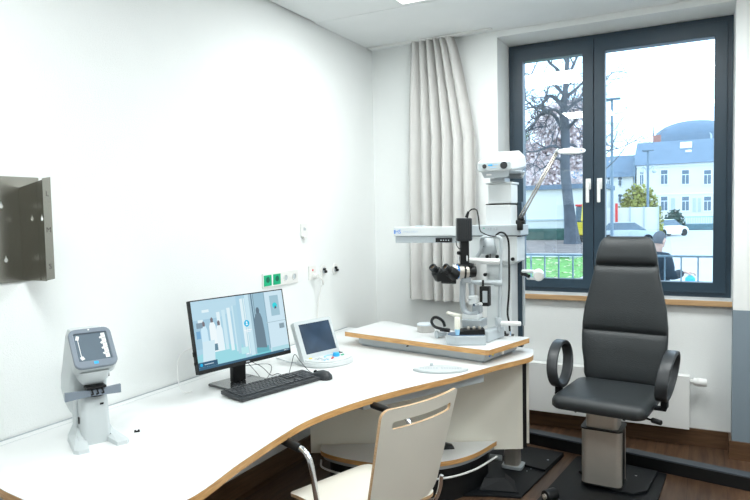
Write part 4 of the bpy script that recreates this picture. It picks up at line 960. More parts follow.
mb = MB(); mb.cyl(c_ + d*.02, c_ + d*.028, .014); mb.cyl(c_ + d*.028, c_ + d*.034, .006); mb.build('hub', 'alu', fw_)

# ------------------------------------------------------------------ white visitor chair
bn = V((-.947, .322, 0))       # direction the chair faces
fa = math.atan2(.36, .12)     # along the back
vc = thing('plywood_chair', (1.2, 2.0, 0), 'off-white plywood chair with slotted back and chrome arms pushed towards the desk', 'chair')
# local frame: x along the back (towards the window), y towards facing direction, z up
c0 = V((1.340, 1.953, 0)); bx = V((.315, .949, 0)).normalized(); by = V((-bx.y, bx.x, 0))
VT = Matrix((bx, by, V((0, 0, 1)))).transposed().to_4x4(); VT.translation = c0
BW = .385
def bend(x, y, z):   # x across, y up along the back, z thickness
    t = y
    yy = -.045*(1 - (x/(BW/2))**2) + .045            # hollow towards the sitter: edges forward
    lean = -.31*t + .10*t*t
    return (x, z + (.030*(x/(BW/2))**2) + lean, t)
hb = .345
out_ = spline2([], 1) if False else None
def backout():
    o = []
    def corner(cx_, cy__, r, a0, n=6): return [(cx_ + r*math.cos(a0 + PI/2*k/n), cy__ + r*math.sin(a0 + PI/2*k/n)) for k in range(n+1)]
    o += corner(BW/2-.022, hb+.055-.022+.0, .022, 0); o += corner(-BW/2+.030, hb+.055-.030, .030, PI/2)
    o += corner(-BW/2+.065, -.005+.05, .05, PI); o += corner(BW/2-.065, -.005+.05, .05, 1.5*PI)
    return o
slot = [(x, y) for x, y in rrect(.30, .028, .010, 4, .002, hb-.005)]
mb = MB(VT @ Matrix.Translation((0, .055, .468)))
mb.prism([backout(), slot], -.006, .006, f=bend, slices=('x', [-.17+.034*k for k in range(11)]), side_mi=1)
bk = mb.build('backrest', ['chairwhite', 'ply'], vc, sharp=50)
# seat
SD = .42
def sbend(x, y, z): 
    d = y - .33
    return (x, y + .055, z + .010 - (1.6*d*d if d > 0 else 0) - .010*math.cos(x/(.42/2)*PI/2))
so_ = [(x, y) for x, y in rrect(.40, SD, .05, 6, -.018, SD/2 + .005)]
mb = MB(VT @ Matrix.Translation((0, 0, .448))); mb.prism(so_, -.006, .006, f=sbend, slices=('y', [.03+.03*k for k in range(14)]), side_mi=1); mb.build('seat', ['chairwhite', 'ply'], vc, sharp=50)
for sx in (-1, 1):
    X_ = sx*.235
    mb = MB(VT); 
    LX_ = sx*.178
    leg_f = [(LX_*1.1, .41, .010), (LX_, .395, .25), (LX_, .385, .40), (LX_, .35, .428), (LX_, .24, .431), (LX_*.75, .17, .431), (LX_*.6, .135, .41), (LX_*.6, .12, .34), (LX_*.8, .06, .01)]
    mb.tube(spline(leg_f, 6), .0105, 12); mb.build('leg_frame', 'chrome', vc)
    mb = MB(VT); mb.tube(spline([(X_*.9, .235, .430), (X_*1.05, .24, .47), (X_*1.09, .265, .62), (X_*1.10, .285, .660), (X_*1.10, .315, .674), (X_*1.10, .35, .675)], 6), .0105, 12); mb.build('arm_tube', 'chrome', vc)
    mb = MB(VT); mb.tube([(X_*1.10, .325, .674), (X_*1.10, .33, .674), (X_*1.10, .485, .680), (X_*1.10, .492, .680)], lambda t: .0155 if .02 < t < .98 else .0145, 14); mb.build('arm_pad', 'black', vc)
mb = MB(VT); mb.tube([(-.235, .30, .425), (.235, .30, .425)], .009, 10); mb.build('cross_tube', 'chrome', vc)
mb = MB(VT)
mb.bm.free()
for x in (-.15, .15): mb = MB(VT); mb.tube(spline([(x, .10, .425), (x, .055, .435), (x, .030, .48), (x, .018, .54)], 5), .008, 8); mb.build('back_support', 'chrome', vc)

# ================================================================== outside
GZ = -.7
M['paving'] = mat('pale_concrete_paving', (.50, .49, .48), .8, var=.05, vscale=.6)
M['grass'] = mat('lawn_grass', (.13, .30, .06), .95, bump=1, bscale=8, var=.25, vscale=2)
M['earth'] = mat('bare_leafy_earth', (.20, .15, .13), .95, bump=.8, bscale=3, var=.3, vscale=1)
M['bark'] = mat('grey_tree_bark', (.10, .105, .12), .95, bump=1, bscale=5, var=.2, vscale=2)
M['render'] = mat('cream_render', (.74, .72, .66), .85, var=.02, vscale=.3)
M['slate'] = mat('grey_slate_roof', (.15, .20, .26), .7, var=.08, vscale=.8)
M['pane'] = mat('dark_window_panes', (.12, .17, .22), .2, var=.1)
M['rail'] = mat('railing_blue_glare_tint', (.36, .50, .60), .4)  # bluish glare put into the railing colour
M['post'] = mat('grey_lamp_post_paint', (.16, .22, .28), .5)
M['leafy'] = mat('yellow_green_foliage', (.34, .33, .08), .9, var=.3, vscale=2)
M['autumn'] = mat('hazy_russet_foliage', (.74, .60, .58), .9, var=.2, vscale=1)  # leaf colour lightened to carry the bright haze
M['olive'] = mat('dull_green_foliage', (.32, .38, .22), .9, var=.3, vscale=1)
M['hedge'] = mat('dark_hedge_foliage', (.05, .10, .08), .95, var=.3, vscale=3)
M['leaf'] = mat('fallen_yellow_leaf', (.62, .52, .34), .9, var=.2)
mb = MB(); mb.bb(-120, 90, 4.8, 160, GZ-.1, GZ); struct(mb.build('ground', 'paving'))
mb = MB(); mb.prism([(-60, 9), (-1.2, 9), (-1.6, 33), (-60, 33)], GZ, GZ+.03)
o = struct(mb.build('lawn', 'grass'))
mb = MB(); mb.prism([(-60, 33), (-1.6, 33), (-1.5, 49), (-60, 49)], GZ, GZ+.10); struct(mb.build('planting_bed', 'earth'))
mb = MB()
for k in range(650):
    x = random.uniform(-8.5, -.6); y = random.uniform(12, 32.5); a = random.uniform(0, 6.3); s = random.uniform(.05, .12)
    p = V((x, y, GZ+.045)); q = [p + V((s*math.cos(a+b), s*.7*math.sin(a+b), random.uniform(0, .05))) for b in (0, 1.6, 3.1, 4.7)]
    b = bmesh.new(); b.faces.new([b.verts.new(c) for c in q]); mb._add(b)
o = mb.build('fallen_leaves', 'leaf'); tag(o, 'pale yellow autumn leaves scattered over the green lawn', 'leaves', kind='stuff')
o = MB(Tm((-5.0, 30.5, GZ+.03), .1)).box((0, 0, .13), (4.4, .5, .14), bev=.02).box((-1.8, 0, .03), (.3, .4, .06)).box((1.8, 0, .03), (.3, .4, .06)).build('stone_bench', 'desk')
tag(o, 'low white slab bench on the lawn behind the railing', 'bench')
# railing outside the window
rl = thing('balcony_railing', (1.67, 4.85, .86), 'metal railing of thin bars just outside the window, coloured with bluish glare', 'railing')
mb = MB(); mb.bb(.90, 2.45, 4.84, 4.86, 1.165, 1.18, bev=.002); mb.build('top_rail', 'rail', rl)
mb = MB(); mb.bb(.90, 2.45, 4.84, 4.86, .975, .99, bev=.002); mb.build('bottom_rail', 'rail', rl)
for k in range(15):
    x = .935 + k*.1045
    mb = MB(); mb.bb(x-.005, x+.005, 4.845, 4.855, .9905, 1.1645); mb.build('bar', 'rail', rl)
for x in (.905, 2.44): mb = MB(); mb.bb(x-.01, x+.01, 4.781, 4.839, .99, 1.01); mb.build('wall_bracket', 'rail', rl)

# trees
def tree(name, x, y, h, r, seed, label, foliage=None, ntw=5, lean=0, fol_n=0, fol_s=.16, spread=1.0, start=.22, depth=4):
    rnd = random.Random(seed)
    t = thing(name, (x, y, GZ), label, 'tree', 'trees in the park' if foliage else None)
    mb = MB(); tips = []
    def rv(s=1): return V((rnd.uniform(-s, s), rnd.uniform(-s, s), rnd.uniform(-s, s)))
    def grow(p, d, L, rad, lv):
        pts = [p]; q = p.copy(); dd = d.copy(); n = 5
        for k in range(n):
            dd = (dd + rv(.22) + V((0, 0, .06 if lv > 0 else 0))).normalized(); q = q + dd*L/n; pts.append(q.copy())
        mb.tube(pts, lambda u: rad*(1-.55*u), 7 if lv < 2 else 4)
        if lv >= depth: tips.append(q); return
        for k in range(ntw if lv > 0 else 1):
            u = rnd.uniform(.35, 1); i = min(n, max(1, int(u*n))); tips.append(pts[i])
            nd = (dd*.5 + rv(1)*V((1, 1, .5)).length*.62).normalized(); nd.z = abs(nd.z)*.5 - .05
            grow(pts[i], nd.normalized(), L*rnd.uniform(.5, .75), rad*.45, lv+1)
    # trunk
    pts = [V((x + lean*u*h + .12*math.sin(u*5+seed), y, GZ + u*h)) for u in [k/10 for k in range(11)]]
    mt = MB(); mt.tube(pts, lambda u: r*(1.35 - 1.9*min(u, .06)/.06*.18)*(1-.78*u), 12); mt.build('trunk', 'bark', t)
    for k in range(13):
        u = start + (1-start)*k/13; i = int(u*10); p = pts[i].lerp(pts[min(10, i+1)], u*10-i)
        a = rnd.uniform(0, 6.28) if k % 2 else rnd.choice((0, PI)) + rnd.uniform(-.5, .5)
        grow(p, V((math.cos(a), math.sin(a), rnd.uniform(.15, .7))).normalized(), h*.24*spread*(1.15-u*.6), r*.42*(1.15-u), 1)
    mb.build('branches', 'bark', t)
    if foliage:
        mf = MB(); b = bmesh.new()
        for k in range(fol_n):
            p = rnd.choice(tips) + rv(.9)
            a = rv(1).normalized()*fol_s; c = a.cross(rv(1)).normalized()*fol_s*.8
            b.faces.new([b.verts.new(w) for w in (p-a-c, p+a-c, p+a+c, p-a+c)])
        mf._add(b); mf.build('foliage', foliage, t)
    return t
def big_tree():
    rnd = random.Random(5); Y = 43.5
    t = thing('bare_tree', (-6.0, Y, GZ), 'large nearly bare tree with a thick grey trunk on the lawn edge', 'tree')
    tk = [at(a, b, y=Y) for a, b in ((572.5, 243), (571, 228), (569.5, 212), (567, 190), (565, 168), (565.5, 150), (565, 130), (564, 108), (565.5, 88), (567, 66), (569, 44), (572, 20))]
    tk[0].z = GZ; mb = MB(); mb.tube(spline(tk, 4), lambda u: .50 - .26*min(1, u*5)**.5 + .16*(1-u) - .02 if u < .6 else max(.07, .34*(1.25-u)), 12); mb.build('trunk', 'bark', t)
    limbs = [(.20, [(565, 110), (558, 101), (550, 96), (543, 103), (535, 108), (527, 101), (518, 98)]), (.17, [(564, 118), (556, 110), (545, 110), (533, 107), (520, 112)]),
      (.18, [(565, 134), (553, 114), (540, 115), (533, 126), (526, 132), (519, 130)]), (.16, [(566, 110), (575, 103), (584, 98), (596, 90)]), (.17, [(566, 130), (575, 121), (583, 115), (594, 111)]),
      (.17, [(566, 84), (572, 68), (578, 55), (584, 40)]), (.16, [(566, 84), (558, 70), (549, 62), (541, 48), (536, 30)]), (.14, [(565, 152), (553, 146), (543, 149), (532, 152), (524, 149)]),
      (.14, [(566, 144), (575, 146), (584, 155), (594, 153)]), (.15, [(565, 96), (553, 84), (540, 82), (528, 74), (518, 76)]), (.14, [(566, 98), (577, 88), (588, 78), (600, 74)]), (.13, [(566, 60), (556, 46), (548, 30)]), (.13, [(565, 164), (556, 158), (548, 166), (538, 170)])]
    mb = MB()
    def rv(q=1): return V((rnd.uniform(-q, q), rnd.uniform(-q, q), rnd.uniform(-q, q)))
    def twig(p, d, L, r, lv):
        pts = [p]; q = p.copy(); dd = d.copy()
        for k in range(4): dd = (dd + rv(.3)).normalized(); q = q + dd*L/4; pts.append(q.copy())
        mb.tube(pts, lambda u: r*(1-.6*u), 4)
        if lv < 3:
            for k in range(4): twig(pts[rnd.randint(1, 4)], (dd*.6 + rv(.9)).normalized(), L*.62, r*.5, lv+1)
    for r, L in limbs:
        dy = rnd.uniform(-1, 1); P3 = [at(a, b, y=Y + dy*k*.6) for k, (a, b) in enumerate(L)]; sp = spline(P3, 4)
        mb.tube(sp, lambda u: .75*r*(1.05-.8*u), 8)
        for k in range(3, len(sp)-1, 2):
            dd = (sp[k+1]-sp[k]).normalized(); twig(sp[k], (dd*.5 + rv(1)).normalized(), rnd.uniform(1.0, 2.2), r*.32, 1)
    mb.build('branches', 'bark', t)
big_tree()
for i, (x, y, h, s, f_, n_, lab) in enumerate((
    (-10.4, 67, 12.6, 3, 'autumn', 9000, 'russet autumn tree at the left edge of the window, behind the bare tree'),
    (-14.0, 74, 13.5, 5, 'autumn', 9000, 'russet autumn tree directly behind the thick bare trunk'),
    (-20.5, 84, 12, 9, 'olive', 5000, 'dull green tree farthest behind the white wall'),
    )):
    tree('park_tree', x, y, h, .22, s, lab, f_, 4, fol_n=n_, fol_s=.15, spread=1.05, start=.24, depth=3)
tree('bare_tree', -4.6, 108, 16.6, .2, 21, 'small bare treetop showing above the school roof beside the chimney', spread=.8, start=.4, ntw=4)
tree('bare_tree', -2.72, 36, 12.0, .10, 33, 'thin bare young tree whose twigs reach into the right window sash', spread=1.0, start=.35, ntw=4)

# white hall wall and fences
o = thing('white_pavilion', (-9, 52, GZ), 'long low white pavilion with a flat dark roof edge behind the big tree', 'building')
mb = MB(); mb.bb(-26, -4.7, 51, 58, GZ, 3.35); mb.build('wall', 'render', o)
mb = MB(); mb.bb(-26.2, -4.5, 50.7, 58.2, 3.351, 3.72); mb.build('roof_edge', 'slate', o)
mb = MB(); 
for k in range(6): mb.bb(-25+k*3.5, -24.9+k*3.5, 50.9, 50.999, GZ, 3.3)
mb.bb(-26, -4.7, 50.9, 50.999, .9, 1.0)
mb.build('wall_joints', 'lgrey', o)
o = thing('hedge', (-12, 47.5, GZ+.1), 'dark low hedge at the foot of the white pavilion', 'hedge')
o2 = MB().box((-13.7, 50.2, -.2), (18, .6, .95), bev=.15).build('hedge_foliage', 'hedge', o)
o = thing('white_fence', (-2.6, 52, GZ), 'tall white board fence in front of the yellow-green bush', 'fence')
mb = MB(); mb.bb(-4.4, -.55, 50, 50.08, GZ, 1.78)
mb.build('fence_boards', 'render', o)
for x in (-4.38, -3.45, -2.5, -1.55, -.6): mb = MB(); mb.bb(x-.04, x+.04, 49.9, 49.999, GZ, 1.84); mb.build('post', 'lgrey', o)
def bush(name, c, r, n, s, m_, lab, sd=1):
    rnd = random.Random(sd); mf = MB(); b = bmesh.new()
    for k in range(n):
        d = V((rnd.gauss(0, 1), rnd.gauss(0, 1), rnd.gauss(0, 1))).normalized(); u = rnd.uniform(.6, 1.05)
        p = V(c) + V((d.x*r[0], d.y*r[1], abs(d.z)*r[2]))*u; a = V((rnd.gauss(0, 1), rnd.gauss(0, 1), rnd.gauss(0, 1))).normalized()*s; e = a.cross(d).normalized()*s
        b.faces.new([b.verts.new(w) for w in (p-a, p+e, p+a, p-e)])
    mf._add(b); return tag(mf.build(name, m_), lab, 'bush')
bush('bush', (-2.4, 56, GZ), (1.9, 1.6, 4.3), 3000, .16, 'leafy', 'yellow-green bush rising behind the white board fence')

# street lamps and poles
def lamp_post(x, y, h, r, hd, lab, ornament=False):
    t = thing('street_lamp', (x, y, GZ), lab, 'street lamp')
    mb = MB(); mb.cyl((x, y, GZ), (x, y, h), r, r*.8, seg=14); mb.build('pole', 'post', t)
    mb = MB(); mb.box((x, y, h+.05), (hd, .4, .10), bev=.03); mb.box((x-hd*.25, y, h-.02), (hd*.35, .3, .06)); mb.build('lamp_head', 'post', t)
    if ornament:
        for s in (-1, 1):
            mb = MB(); mb.tube(spline([(x, y, h-1.6), (x+s*.35, y, h-1.2), (x+s*.45, y, h-1.5)], 5), .05, 8); mb.ball((x+s*.45, y, h-1.6), .16); mb.build('side_lamp', 'lgrey', t)
    return t
pa = at(612, 100, y=40); lamp_post(pa.x, 40, pa.z, .095, .95, 'taller and nearer of the two street lamps, next to the window centre post')
pa = at(648, 151, y=54); lamp_post(pa.x, 54, pa.z, .11, .85, 'lower street lamp in front of the school facade, with two small side lamps', True)
pa = at(634.5, 158, y=58); o = MB().cyl((pa.x, 58, GZ), (pa.x, 58, pa.z), .07, .05, seg=10).build('pole', 'post'); tag(o, 'thin plain pole standing over the white fence', 'pole')
pa = at(616.5, 203, y=49)
o = thing('red_sign', (pa.x, 49, GZ), 'narrow bright red sign post left of the white fence', 'sign')
mb = MB(); mb.bb(pa.x-.05, pa.x+.05, 48.97, 49.03, GZ, -.2); mb.build('post', 'red', o)
mb = MB(); mb.box((pa.x, 49, 1.35), (.18, .12, 1.5), bev=.02); mb.box((pa.x, 49, .2), (.2, .12, .75), bev=.02); mb.build('sign_board', 'red', o)

# school building
sb = thing('school_building', (-2, 92, GZ), 'two-storey cream school with a grey slate roof and white-framed windows', 'building')
e0, e1 = -5.5, 14.0; EV = 7.5
mb = MB(); mb.bb(e0, e1, 90, 101, GZ, EV); mb.build('wall', 'render', sb)
mb = MB(); mb.loft([[(e0-.4, 89.4, EV+.001), (e0-.4, 101.6, EV+.001), (e0-.4, 95.5, 11.0)], [(e1+.4, 89.4, EV+.001), (e1+.4, 101.6, EV+.001), (e1+.4, 95.5, 11.0)]], smooth=False); mb.build('roof', 'slate', sb)
mb = MB(); mb.bb(e0, e1, 89.9, 89.999, 3.55, 3.75); mb.bb(e0, e1, 89.85, 89.999, EV-.35, EV-.02); mb.build('cornice', 'white', sb)
def swin(px0, px1, py0, py1, par, y=89.95):
    a = at(px0, py1, y=y); b = at(px1, py0, y=y)
    mb = MB(); mb.bb(a.x-.12, b.x+.12, y-.05, y+.049, a.z-.15, b.z+.12); f = mb.build('window', 'white', par)
    mb = MB(); xm = (a.x+b.x)/2; zm = a.z + (b.z-a.z)*.68
    mb.bb(a.x, xm-.04, y-.08, y-.051, a.z, zm-.05); mb.bb(xm+.04, b.x, y-.08, y-.051, a.z, zm-.05); mb.bb(a.x, b.x, y-.08, y-.051, zm+.05, b.z); mb.build('pane', 'pane', f)
for (a, b) in ((640, 643.5), (661, 667.5), (682, 689), (704, 711)):
    swin(a, b, 170, 184, sb); swin(a, b, 196.5, 210.5, sb)
for (a, b) in ((671, 675), (692.5, 696), (698, 701)):
    q0 = at(a, 212, y=89.95); q1 = at(b, 198, y=89.95); mb = MB(); mb.bb(q0.x, q1.x, 89.9, 89.999, q0.z, q1.z); mb.build('shutter', 'lgrey', sb)
def onroof(px, py): 
    y = 91.0
    for _ in range(20):
        p = at(px, py, y=y); y = 89.4 + (p.z-EV)/(3.5)*6.1
    return at(px, py, y=y)
RT = math.atan2(3.5, 6.1)
for (a, b, c, d) in ((681, 691, 142, 149), (686, 691, 150.5, 152.5)):
    p = onroof((a+b)/2, (c+d)/2); w = (b-a)*.143; h = (d-c)*.143/ max(.2, math.sin(RT))*.9
    mb = MB(Tm(p, 0, RT)); mb.box((0, 0, .06), (w, h, .12), bev=.02); mb.build('skylight', 'white', sb)
p = at(657, 137, y=97); mb = MB(); mb.bb(p.x-.5, p.x+.5, 96.5, 97.3, 9.5, p.z+.2); mb.build('chimney', mat('red_brick_chimney', (.42, .20, .16), .9, var=.15, vscale=8), sb)
db = thing('domed_hall', (2, 125, GZ), 'large dark domed roof of the hall behind the school', 'building')
pc = at(694, 121, y=125); pl = at(657, 142, y=125); rr_ = pc.x-pl.x
mb = MB(); hh = pc.z-pl.z; prof = [(rr_*1.12*math.cos(a)**.85, pl.z + hh*math.sin(a)**1.1) for a in [PI/2*k/12 for k in range(12)]] + [(0.05, pc.z)]
mb.lathe([(rr_*1.12, pl.z-2)] + prof, Mx=Matrix.Translation((pc.x, 125, 0)), seg=40); mb.build('dome_roof', 'slate', db)
mb = MB(); mb.cyl((pc.x, 125, GZ), (pc.x, 125, pl.z-2.001), rr_*1.1, seg=40); mb.build('drum_wall', 'render', db)
for px_ in (687, 707):
    p = at(px_, 137, y=125-rr_*.95); mb = MB(); mb.cyl((p.x, p.y-.5, p.z), (p.x, p.y+2, p.z), .8, seg=20); mb.build('dormer', 'lgrey', db)
wg = thing('side_building', (-9, 96, GZ), 'lower white side building seen between street lamp and white fence', 'building')
mb = MB(); mb.bb(-16, -6.3, 94, 102, GZ, 6.3); mb.build('wall', 'render', wg)
mb = MB(); mb.loft([[(-16.3, 93.5, 6.301), (-16.3, 102.5, 6.301), (-16.3, 98, 9.6)], [(-6.0, 93.5, 6.301), (-6.0, 102.5, 6.301), (-6.0, 98, 9.6)]], smooth=False); mb.build('roof', 'slate', wg)
for (a, b) in ((607.5, 610), (618, 619.7), (620.5, 622.2)):
    swin(a, b, 177.5, 185.5, wg, 93.95); swin(a, b, 194.5, 202.5, wg, 93.95)

# yard fence, hedge, vehicles
fe = thing('yard_fence', (2, 80, GZ), 'pale teal low metal fence along the far edge of the paved yard', 'fence')
z1_, z0_ = at(695, 216.5, y=80).z, GZ
M['teal'] = mat('pale_teal_paint', (.16, .42, .48), .5)
mb = MB(); mb.bb(-1.2, 9, 79.95, 80.05, z1_-.08, z1_); mb.bb(-1.2, 9, 79.95, 80.05, z1_-1.0, z1_-.92)
mb.build('rails', 'teal', fe)
for k in range(60): mb = MB(); x = -1.15+k*.17; mb.bb(x-.02, x+.02, 79.97, 80.03, GZ, z1_-.081); mb.build('bar', 'teal', fe)
o = MB().box((4.2, 78, GZ+.35), (10.6, .8, .70), bev=.1).build('hedge', mat('blue_grey_low_planting', (.10, .19, .22), .9, var=.2, vscale=3)); tag(o, 'low blue-grey planting strip in front of the yard fence', 'hedge')
def car(c, rz, m_, lab, L=4.1):
    t = thing('car', c, lab, 'car'); Tt = Tm(c, rz)
    def sec(x, w, z0, z1): return [(x, -w, z0), (x, w, z0), (x, w, z1*.8+z0*.2), (x, w*.93, z1), (x, -w*.93, z1), (x, -w, z1*.8+z0*.2)]
    mb = MB(Tt); mb.loft([sec(-L/2, .70, .35, .75), sec(-L/2+.2, .82, .22, .88), sec(-.6, .86, .2, .93), sec(.7, .86, .2, .92), sec(L/2-.3, .82, .22, .80), sec(L/2, .72, .35, .62)]); mb.build('body', m_, t)
    mb = MB(Tt); mb.loft([[(-1.75, -.72, .88), (-1.75, .72, .88), (1.1, .72, .9), (1.1, -.72, .9)], [(-1.3, -.60, 1.38), (-1.3, .60, 1.38), (.35, .60, 1.42), (.35, -.60, 1.42)]], smooth=False); mb.build('cabin_glass', 'pane', t)
    mb = MB(Tt); mb.box((-.48, 0, 1.42), (1.6, 1.18, .05), bev=.02); mb.build('roof', m_, t)
    for x in (-1.25, 1.25):
        for s in (-1, 1): mb = MB(Tt); mb.cyl((x, s*.70, .31), (x, s*.88, .31), .31, seg=20); mb.build('wheel', 'black', t)
p = at(619, 238, z=GZ); car((p.x, 50, GZ) if False else (-2.3, 47.0, GZ), .05, 'lgrey', 'silver car parked in front of the white fence, half hidden by the chair')
car((-.55, 60, GZ), .9, 'white', 'white car behind the head of the man outside', 3.8)
rng = random.Random(4)
bush('bush', (-.4, 74, GZ), (1.1, .7, 2.3), 700, .16, 'hedge', 'dark leafless shrub at the left end of the yard fence', 3)
# small excavator by the tree
ep_ = at(583, 231, y=46)
xv = thing('excavator', (ep_.x, 46, GZ+.1), 'small yellow and red excavator just right of the tree trunk', 'excavator')
mb = MB(); mb.box((ep_.x+.1, 46, .35), (1.0, 1.4, .9), bev=.08); mb.build('body', 'yellow', xv)
mb = MB(); mb.box((ep_.x, 46, 1.35), (.8, 1.1, 1.1), bev=.08); mb.build('cab', 'pane', xv)
mb = MB(); mb.box((ep_.x, 46, 1.98), (.85, 1.15, .14), bev=.03); mb.build('cab_roof', 'red', xv)
for s in (-1, 1): mb = MB(); mb.box((ep_.x, 46+s*.55, -.36), (1.3, .3, .45), bev=.15); mb.build('track', 'black', xv)
mb = MB(); mb.tube([(ep_.x+.2, 45.3, .5), (ep_.x+.3, 44.6, 2.2), (ep_.x+.3, 43.9, .9)], .1, 8); mb.build('boom', 'yellow', xv)

# man outside
hp = at(658, 241, y=9.3)
mn = thing('person', (hp.x-.05, 9.3, GZ), 'man with short grey hair in a dark jacket walking outside, holding out a blue bag', 'person')
def skin(name, verts, edges, radii, m_, par, root=0, sub=2):
    me = bpy.data.meshes.new(name); o = bpy.data.objects.new(name, me); COL.objects.link(o)
    c = V(verts[root]); me.from_pydata([V(v)-c for v in verts], edges, []); 
    md = o.modifiers.new('skin', 'SKIN'); md.use_smooth_shade = True
    for i, r in enumerate(radii):
        sv = me.skin_vertices[0].data[i]; sv.radius = r if hasattr(r, '__len__') else (r, r); sv.use_root = (i == root)
    s_ = o.modifiers.new('s', 'SUBSURF'); s_.levels = s_.render_levels = sub
    me.materials.append(M[m_]); o.parent = par; o.location = world(par).inverted() @ c
    return o
hp = at(658.5, 240.5, y=9.33)
X0 = hp.x - .03; Y0 = 9.33; HZ = hp.z
SHZ = HZ - .20
# body faces right (+x) and away
vb = [(X0, Y0, GZ+.92), (X0+.0, Y0, GZ+1.12), (X0+.01, Y0, SHZ-.08), (X0+.02, Y0, SHZ+.03),      # pelvis, waist, chest, neck base
      (X0+.12, Y0-.14, SHZ-.04), (X0-.14, Y0+.13, SHZ-.03),
      (X0+.20, Y0-.20, SHZ-.27), (X0+.34, Y0-.12, SHZ-.215), (X0-.20, Y0+.16, SHZ-.30), (X0-.12, Y0+.26, SHZ-.55),
      (X0+.02, Y0-.10, GZ+.82), (X0+.10, Y0-.11, GZ+.48), (X0+.14, Y0-.11, GZ+.08),
      (X0-.02, Y0+.10, GZ+.82), (X0-.02, Y0+.11, GZ+.48), (X0-.16, Y0+.11, GZ+.08)]
eb = [(0, 1), (1, 2), (2, 3), (2, 4), (2, 5), (4, 6), (6, 7), (5, 8), (8, 9), (0, 10), (10, 11), (11, 12), (0, 13), (13, 14), (14, 15)]
skin('jacket', vb[:10], eb[:9], [(.19, .17), (.18, .16), (.20, .175), (.10, .10), (.105, .105), (.105, .105), .078, .056, .075, .056], 'jacket', mn)
legs_v = [vb[0]] + vb[10:]; skin('trousers', legs_v, [(0, 1), (1, 2), (2, 3), (0, 4), (4, 5), (5, 6)], [.15, .105, .075, .055, .105, .075, .055], 'trouser', mn)
skin('body', [(X0+.02, Y0, SHZ-.02), (X0+.035, Y0, SHZ+.10), (X0+.045, Y0, HZ-.02), (X0+.04, Y0, HZ+.06)], [(0, 1), (1, 2), (2, 3)], [.055, .052, .066, .060], 'skin', mn)
HX = X0+.045
HD = Matrix.Translation((HX, Y0, HZ)) @ Matrix.Rotation(.85, 4, 'Z') @ Matrix.Rotation(.12, 4, 'Y')
HD = HD @ Matrix.Scale(.9, 4)
mb = MB(HD); mb.ball((0, 0, .015), (.096, .078, .116))
mb.ball((.09, 0, -.012), (.022, .014, .024)); mb.ball((.062, 0, -.075), (.032, .035, .024))
for q_ in (-1, 1): mb.ball((.085, q_*.033, .012), .010); mb.ball((-.005, q_*.080, -.01), (.018, .012, .032))
mb.ball((.088, 0, -.055), (.010, .025, .006)); mb.build('head', 'skin', mn, sharp=80)
mb = MB(HD @ Matrix.Translation((0, 0, .018))); b = bmesh.new(); bmesh.ops.create_uvsphere(b, u_segments=36, v_segments=24, radius=1)
dl_ = [v for v in b.verts if v.co.z < -.62 or (v.co.x > .55 and v.co.z < .55) or (v.co.x > .05 and v.co.z < .05)]
bmesh.ops.delete(b, geom=dl_, context='VERTS')
for v in b.verts: v.co = V((v.co.x*.104 - .007, v.co.y*.087, v.co.z*.122 + .006))
for f_ in b.faces: f_.smooth = True
mb._add(b); mb.build('hair', 'hair', mn, sharp=80)
# hand with fingers holding the cord of the bag
hx, hy_, hz = vb[7][0]+.045, vb[7][1], vb[7][2]
hv = [(hx-.05, hy_, hz), (hx+.0, hy_, hz), (hx+.05, hy_, hz-.005)]; he = [(0, 1), (1, 2)]; hr = [.026, (.030, .016), (.030, .015)]
for k in range(4):
    b0_ = len(hv); yy = hy_ - .03 + k*.02; L_ = (.075, .085, .08, .062)[k]
    hv += [(hx+.055, yy, hz-.005), (hx+.055+L_*.5, yy, hz-.012), (hx+.05+L_*.62, yy, hz-.045)]; he += [(2, b0_), (b0_, b0_+1), (b0_+1, b0_+2)]; hr += [.010, .009, .008]
b0_ = len(hv); hv += [(hx+.01, hy_-.035, hz-.01), (hx+.045, hy_-.055, hz-.03)]; he += [(1, b0_), (b0_, b0_+1)]; hr += [.012, .010]
skin('hand', hv, he, hr, 'skin', mn, sub=1)
skin('hand', [(vb[9][0]-.005, vb[9][1], vb[9][2]+.02), (vb[9][0]+.01, vb[9][1], vb[9][2]-.05), (vb[9][0]+.03, vb[9][1], vb[9][2]-.12), (vb[9][0]+.04, vb[9][1]-.04, vb[9][2]-.08)], [(0, 1), (1, 2), (1, 3)], [.026, (.032, .018), .014, .010], 'skin', mn, sub=1)
for s, (fx, fz) in ((0, (vb[12][0], GZ)), (1, (vb[15][0], GZ))):
    yy = vb[12][1] if s == 0 else vb[15][1]
    mb = MB(); mb.loft([[(fx-.09, yy-.035, GZ), (fx-.09, yy+.035, GZ), (fx-.08, yy+.03, GZ+.09), (fx-.08, yy-.03, GZ+.09)], [(fx+.05, yy-.045, GZ), (fx+.05, yy+.045, GZ), (fx+.04, yy+.035, GZ+.085), (fx+.04, yy-.035, GZ+.085)], [(fx+.18, yy-.03, GZ), (fx+.18, yy+.03, GZ), (fx+.17, yy+.025, GZ+.03), (fx+.17, yy-.025, GZ+.03)]]); mb.build('shoe', 'black', mn)
bp_ = at(684, 278, y=hy_)
bg = thing('blue_bag', (hx+.02, hy_, bp_.z-.06), 'small bright blue bag hanging from the hand of the man outside', 'bag')
mb = MB(); cxx = hx+.035; zt = hz-.02
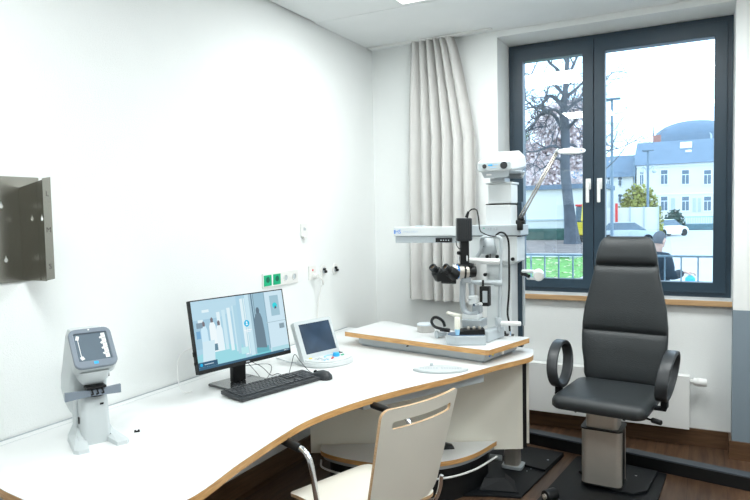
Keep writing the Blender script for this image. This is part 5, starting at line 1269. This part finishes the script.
mb.tube(spline([(cxx, hy_-.01, bp_.z+.03), (cxx-.02, hy_-.01, (bp_.z+zt)/2), (cxx-.005, hy_-.01, zt-.03), (cxx+.01, hy_-.01, zt-.03), (cxx+.025, hy_-.01, (bp_.z+zt)/2), (cxx+.005, hy_-.01, bp_.z+.03)], 5), .004, 6); mb.build('handle_loop', 'pblue', bg)
mb = MB(); mb.loft([[(cxx-.055, hy_-.05, bp_.z-.09), (cxx+.055, hy_-.05, bp_.z-.09), (cxx+.055, hy_+.03, bp_.z-.09), (cxx-.055, hy_+.03, bp_.z-.09)], [(cxx-.06, hy_-.055, bp_.z), (cxx+.06, hy_-.055, bp_.z), (cxx+.06, hy_+.035, bp_.z), (cxx-.06, hy_+.035, bp_.z)], [(cxx-.02, hy_-.03, bp_.z+.04), (cxx+.02, hy_-.03, bp_.z+.04), (cxx+.02, hy_+.01, bp_.z+.04), (cxx-.02, hy_+.01, bp_.z+.04)]], smooth=False); mb.build('bag_body', 'cyan', bg)

# ------------------------------------------------------------------ light
w = bpy.data.worlds.new('overcast_sky'); scene.world = w; w.use_nodes = True
nt = w.node_tree; bg_ = nt.nodes['Background']
tc = nt.nodes.new('ShaderNodeTexCoord'); sx_ = nt.nodes.new('ShaderNodeSeparateXYZ'); nt.links.new(tc.outputs['Generated'], sx_.inputs[0])
cr = nt.nodes.new('ShaderNodeValToRGB'); cr.color_ramp.elements[0].position = 0; cr.color_ramp.elements[1].position = .6
cr.color_ramp.elements[0].color = (.58, .80, 1, 1); cr.color_ramp.elements[1].color = (.55, .78, 1, 1)
nt.links.new(sx_.outputs['Z'], cr.inputs['Fac']); nt.links.new(cr.outputs['Color'], bg_.inputs['Color'])
bg_.inputs['Strength'].default_value = SKY
for i, (x, y) in enumerate(holes):
    l = bpy.data.lights.new('panel_light', 'AREA'); l.shape = 'SQUARE'; l.size = .57; l.energy = PANEL; l.color = (.955, 1, .985)
    o = bpy.data.objects.new('panel_light', l); COL.objects.link(o); o.location = (x, y, CZ - .004); o['kind'] = 'structure'
vs_ = scene.view_settings; scene.display_settings.display_device = 'sRGB'
vs_.view_transform = 'Standard'; vs_.look = 'None'; vs_.gamma = 1; vs_.use_curve_mapping = False; vs_.exposure = EXPO
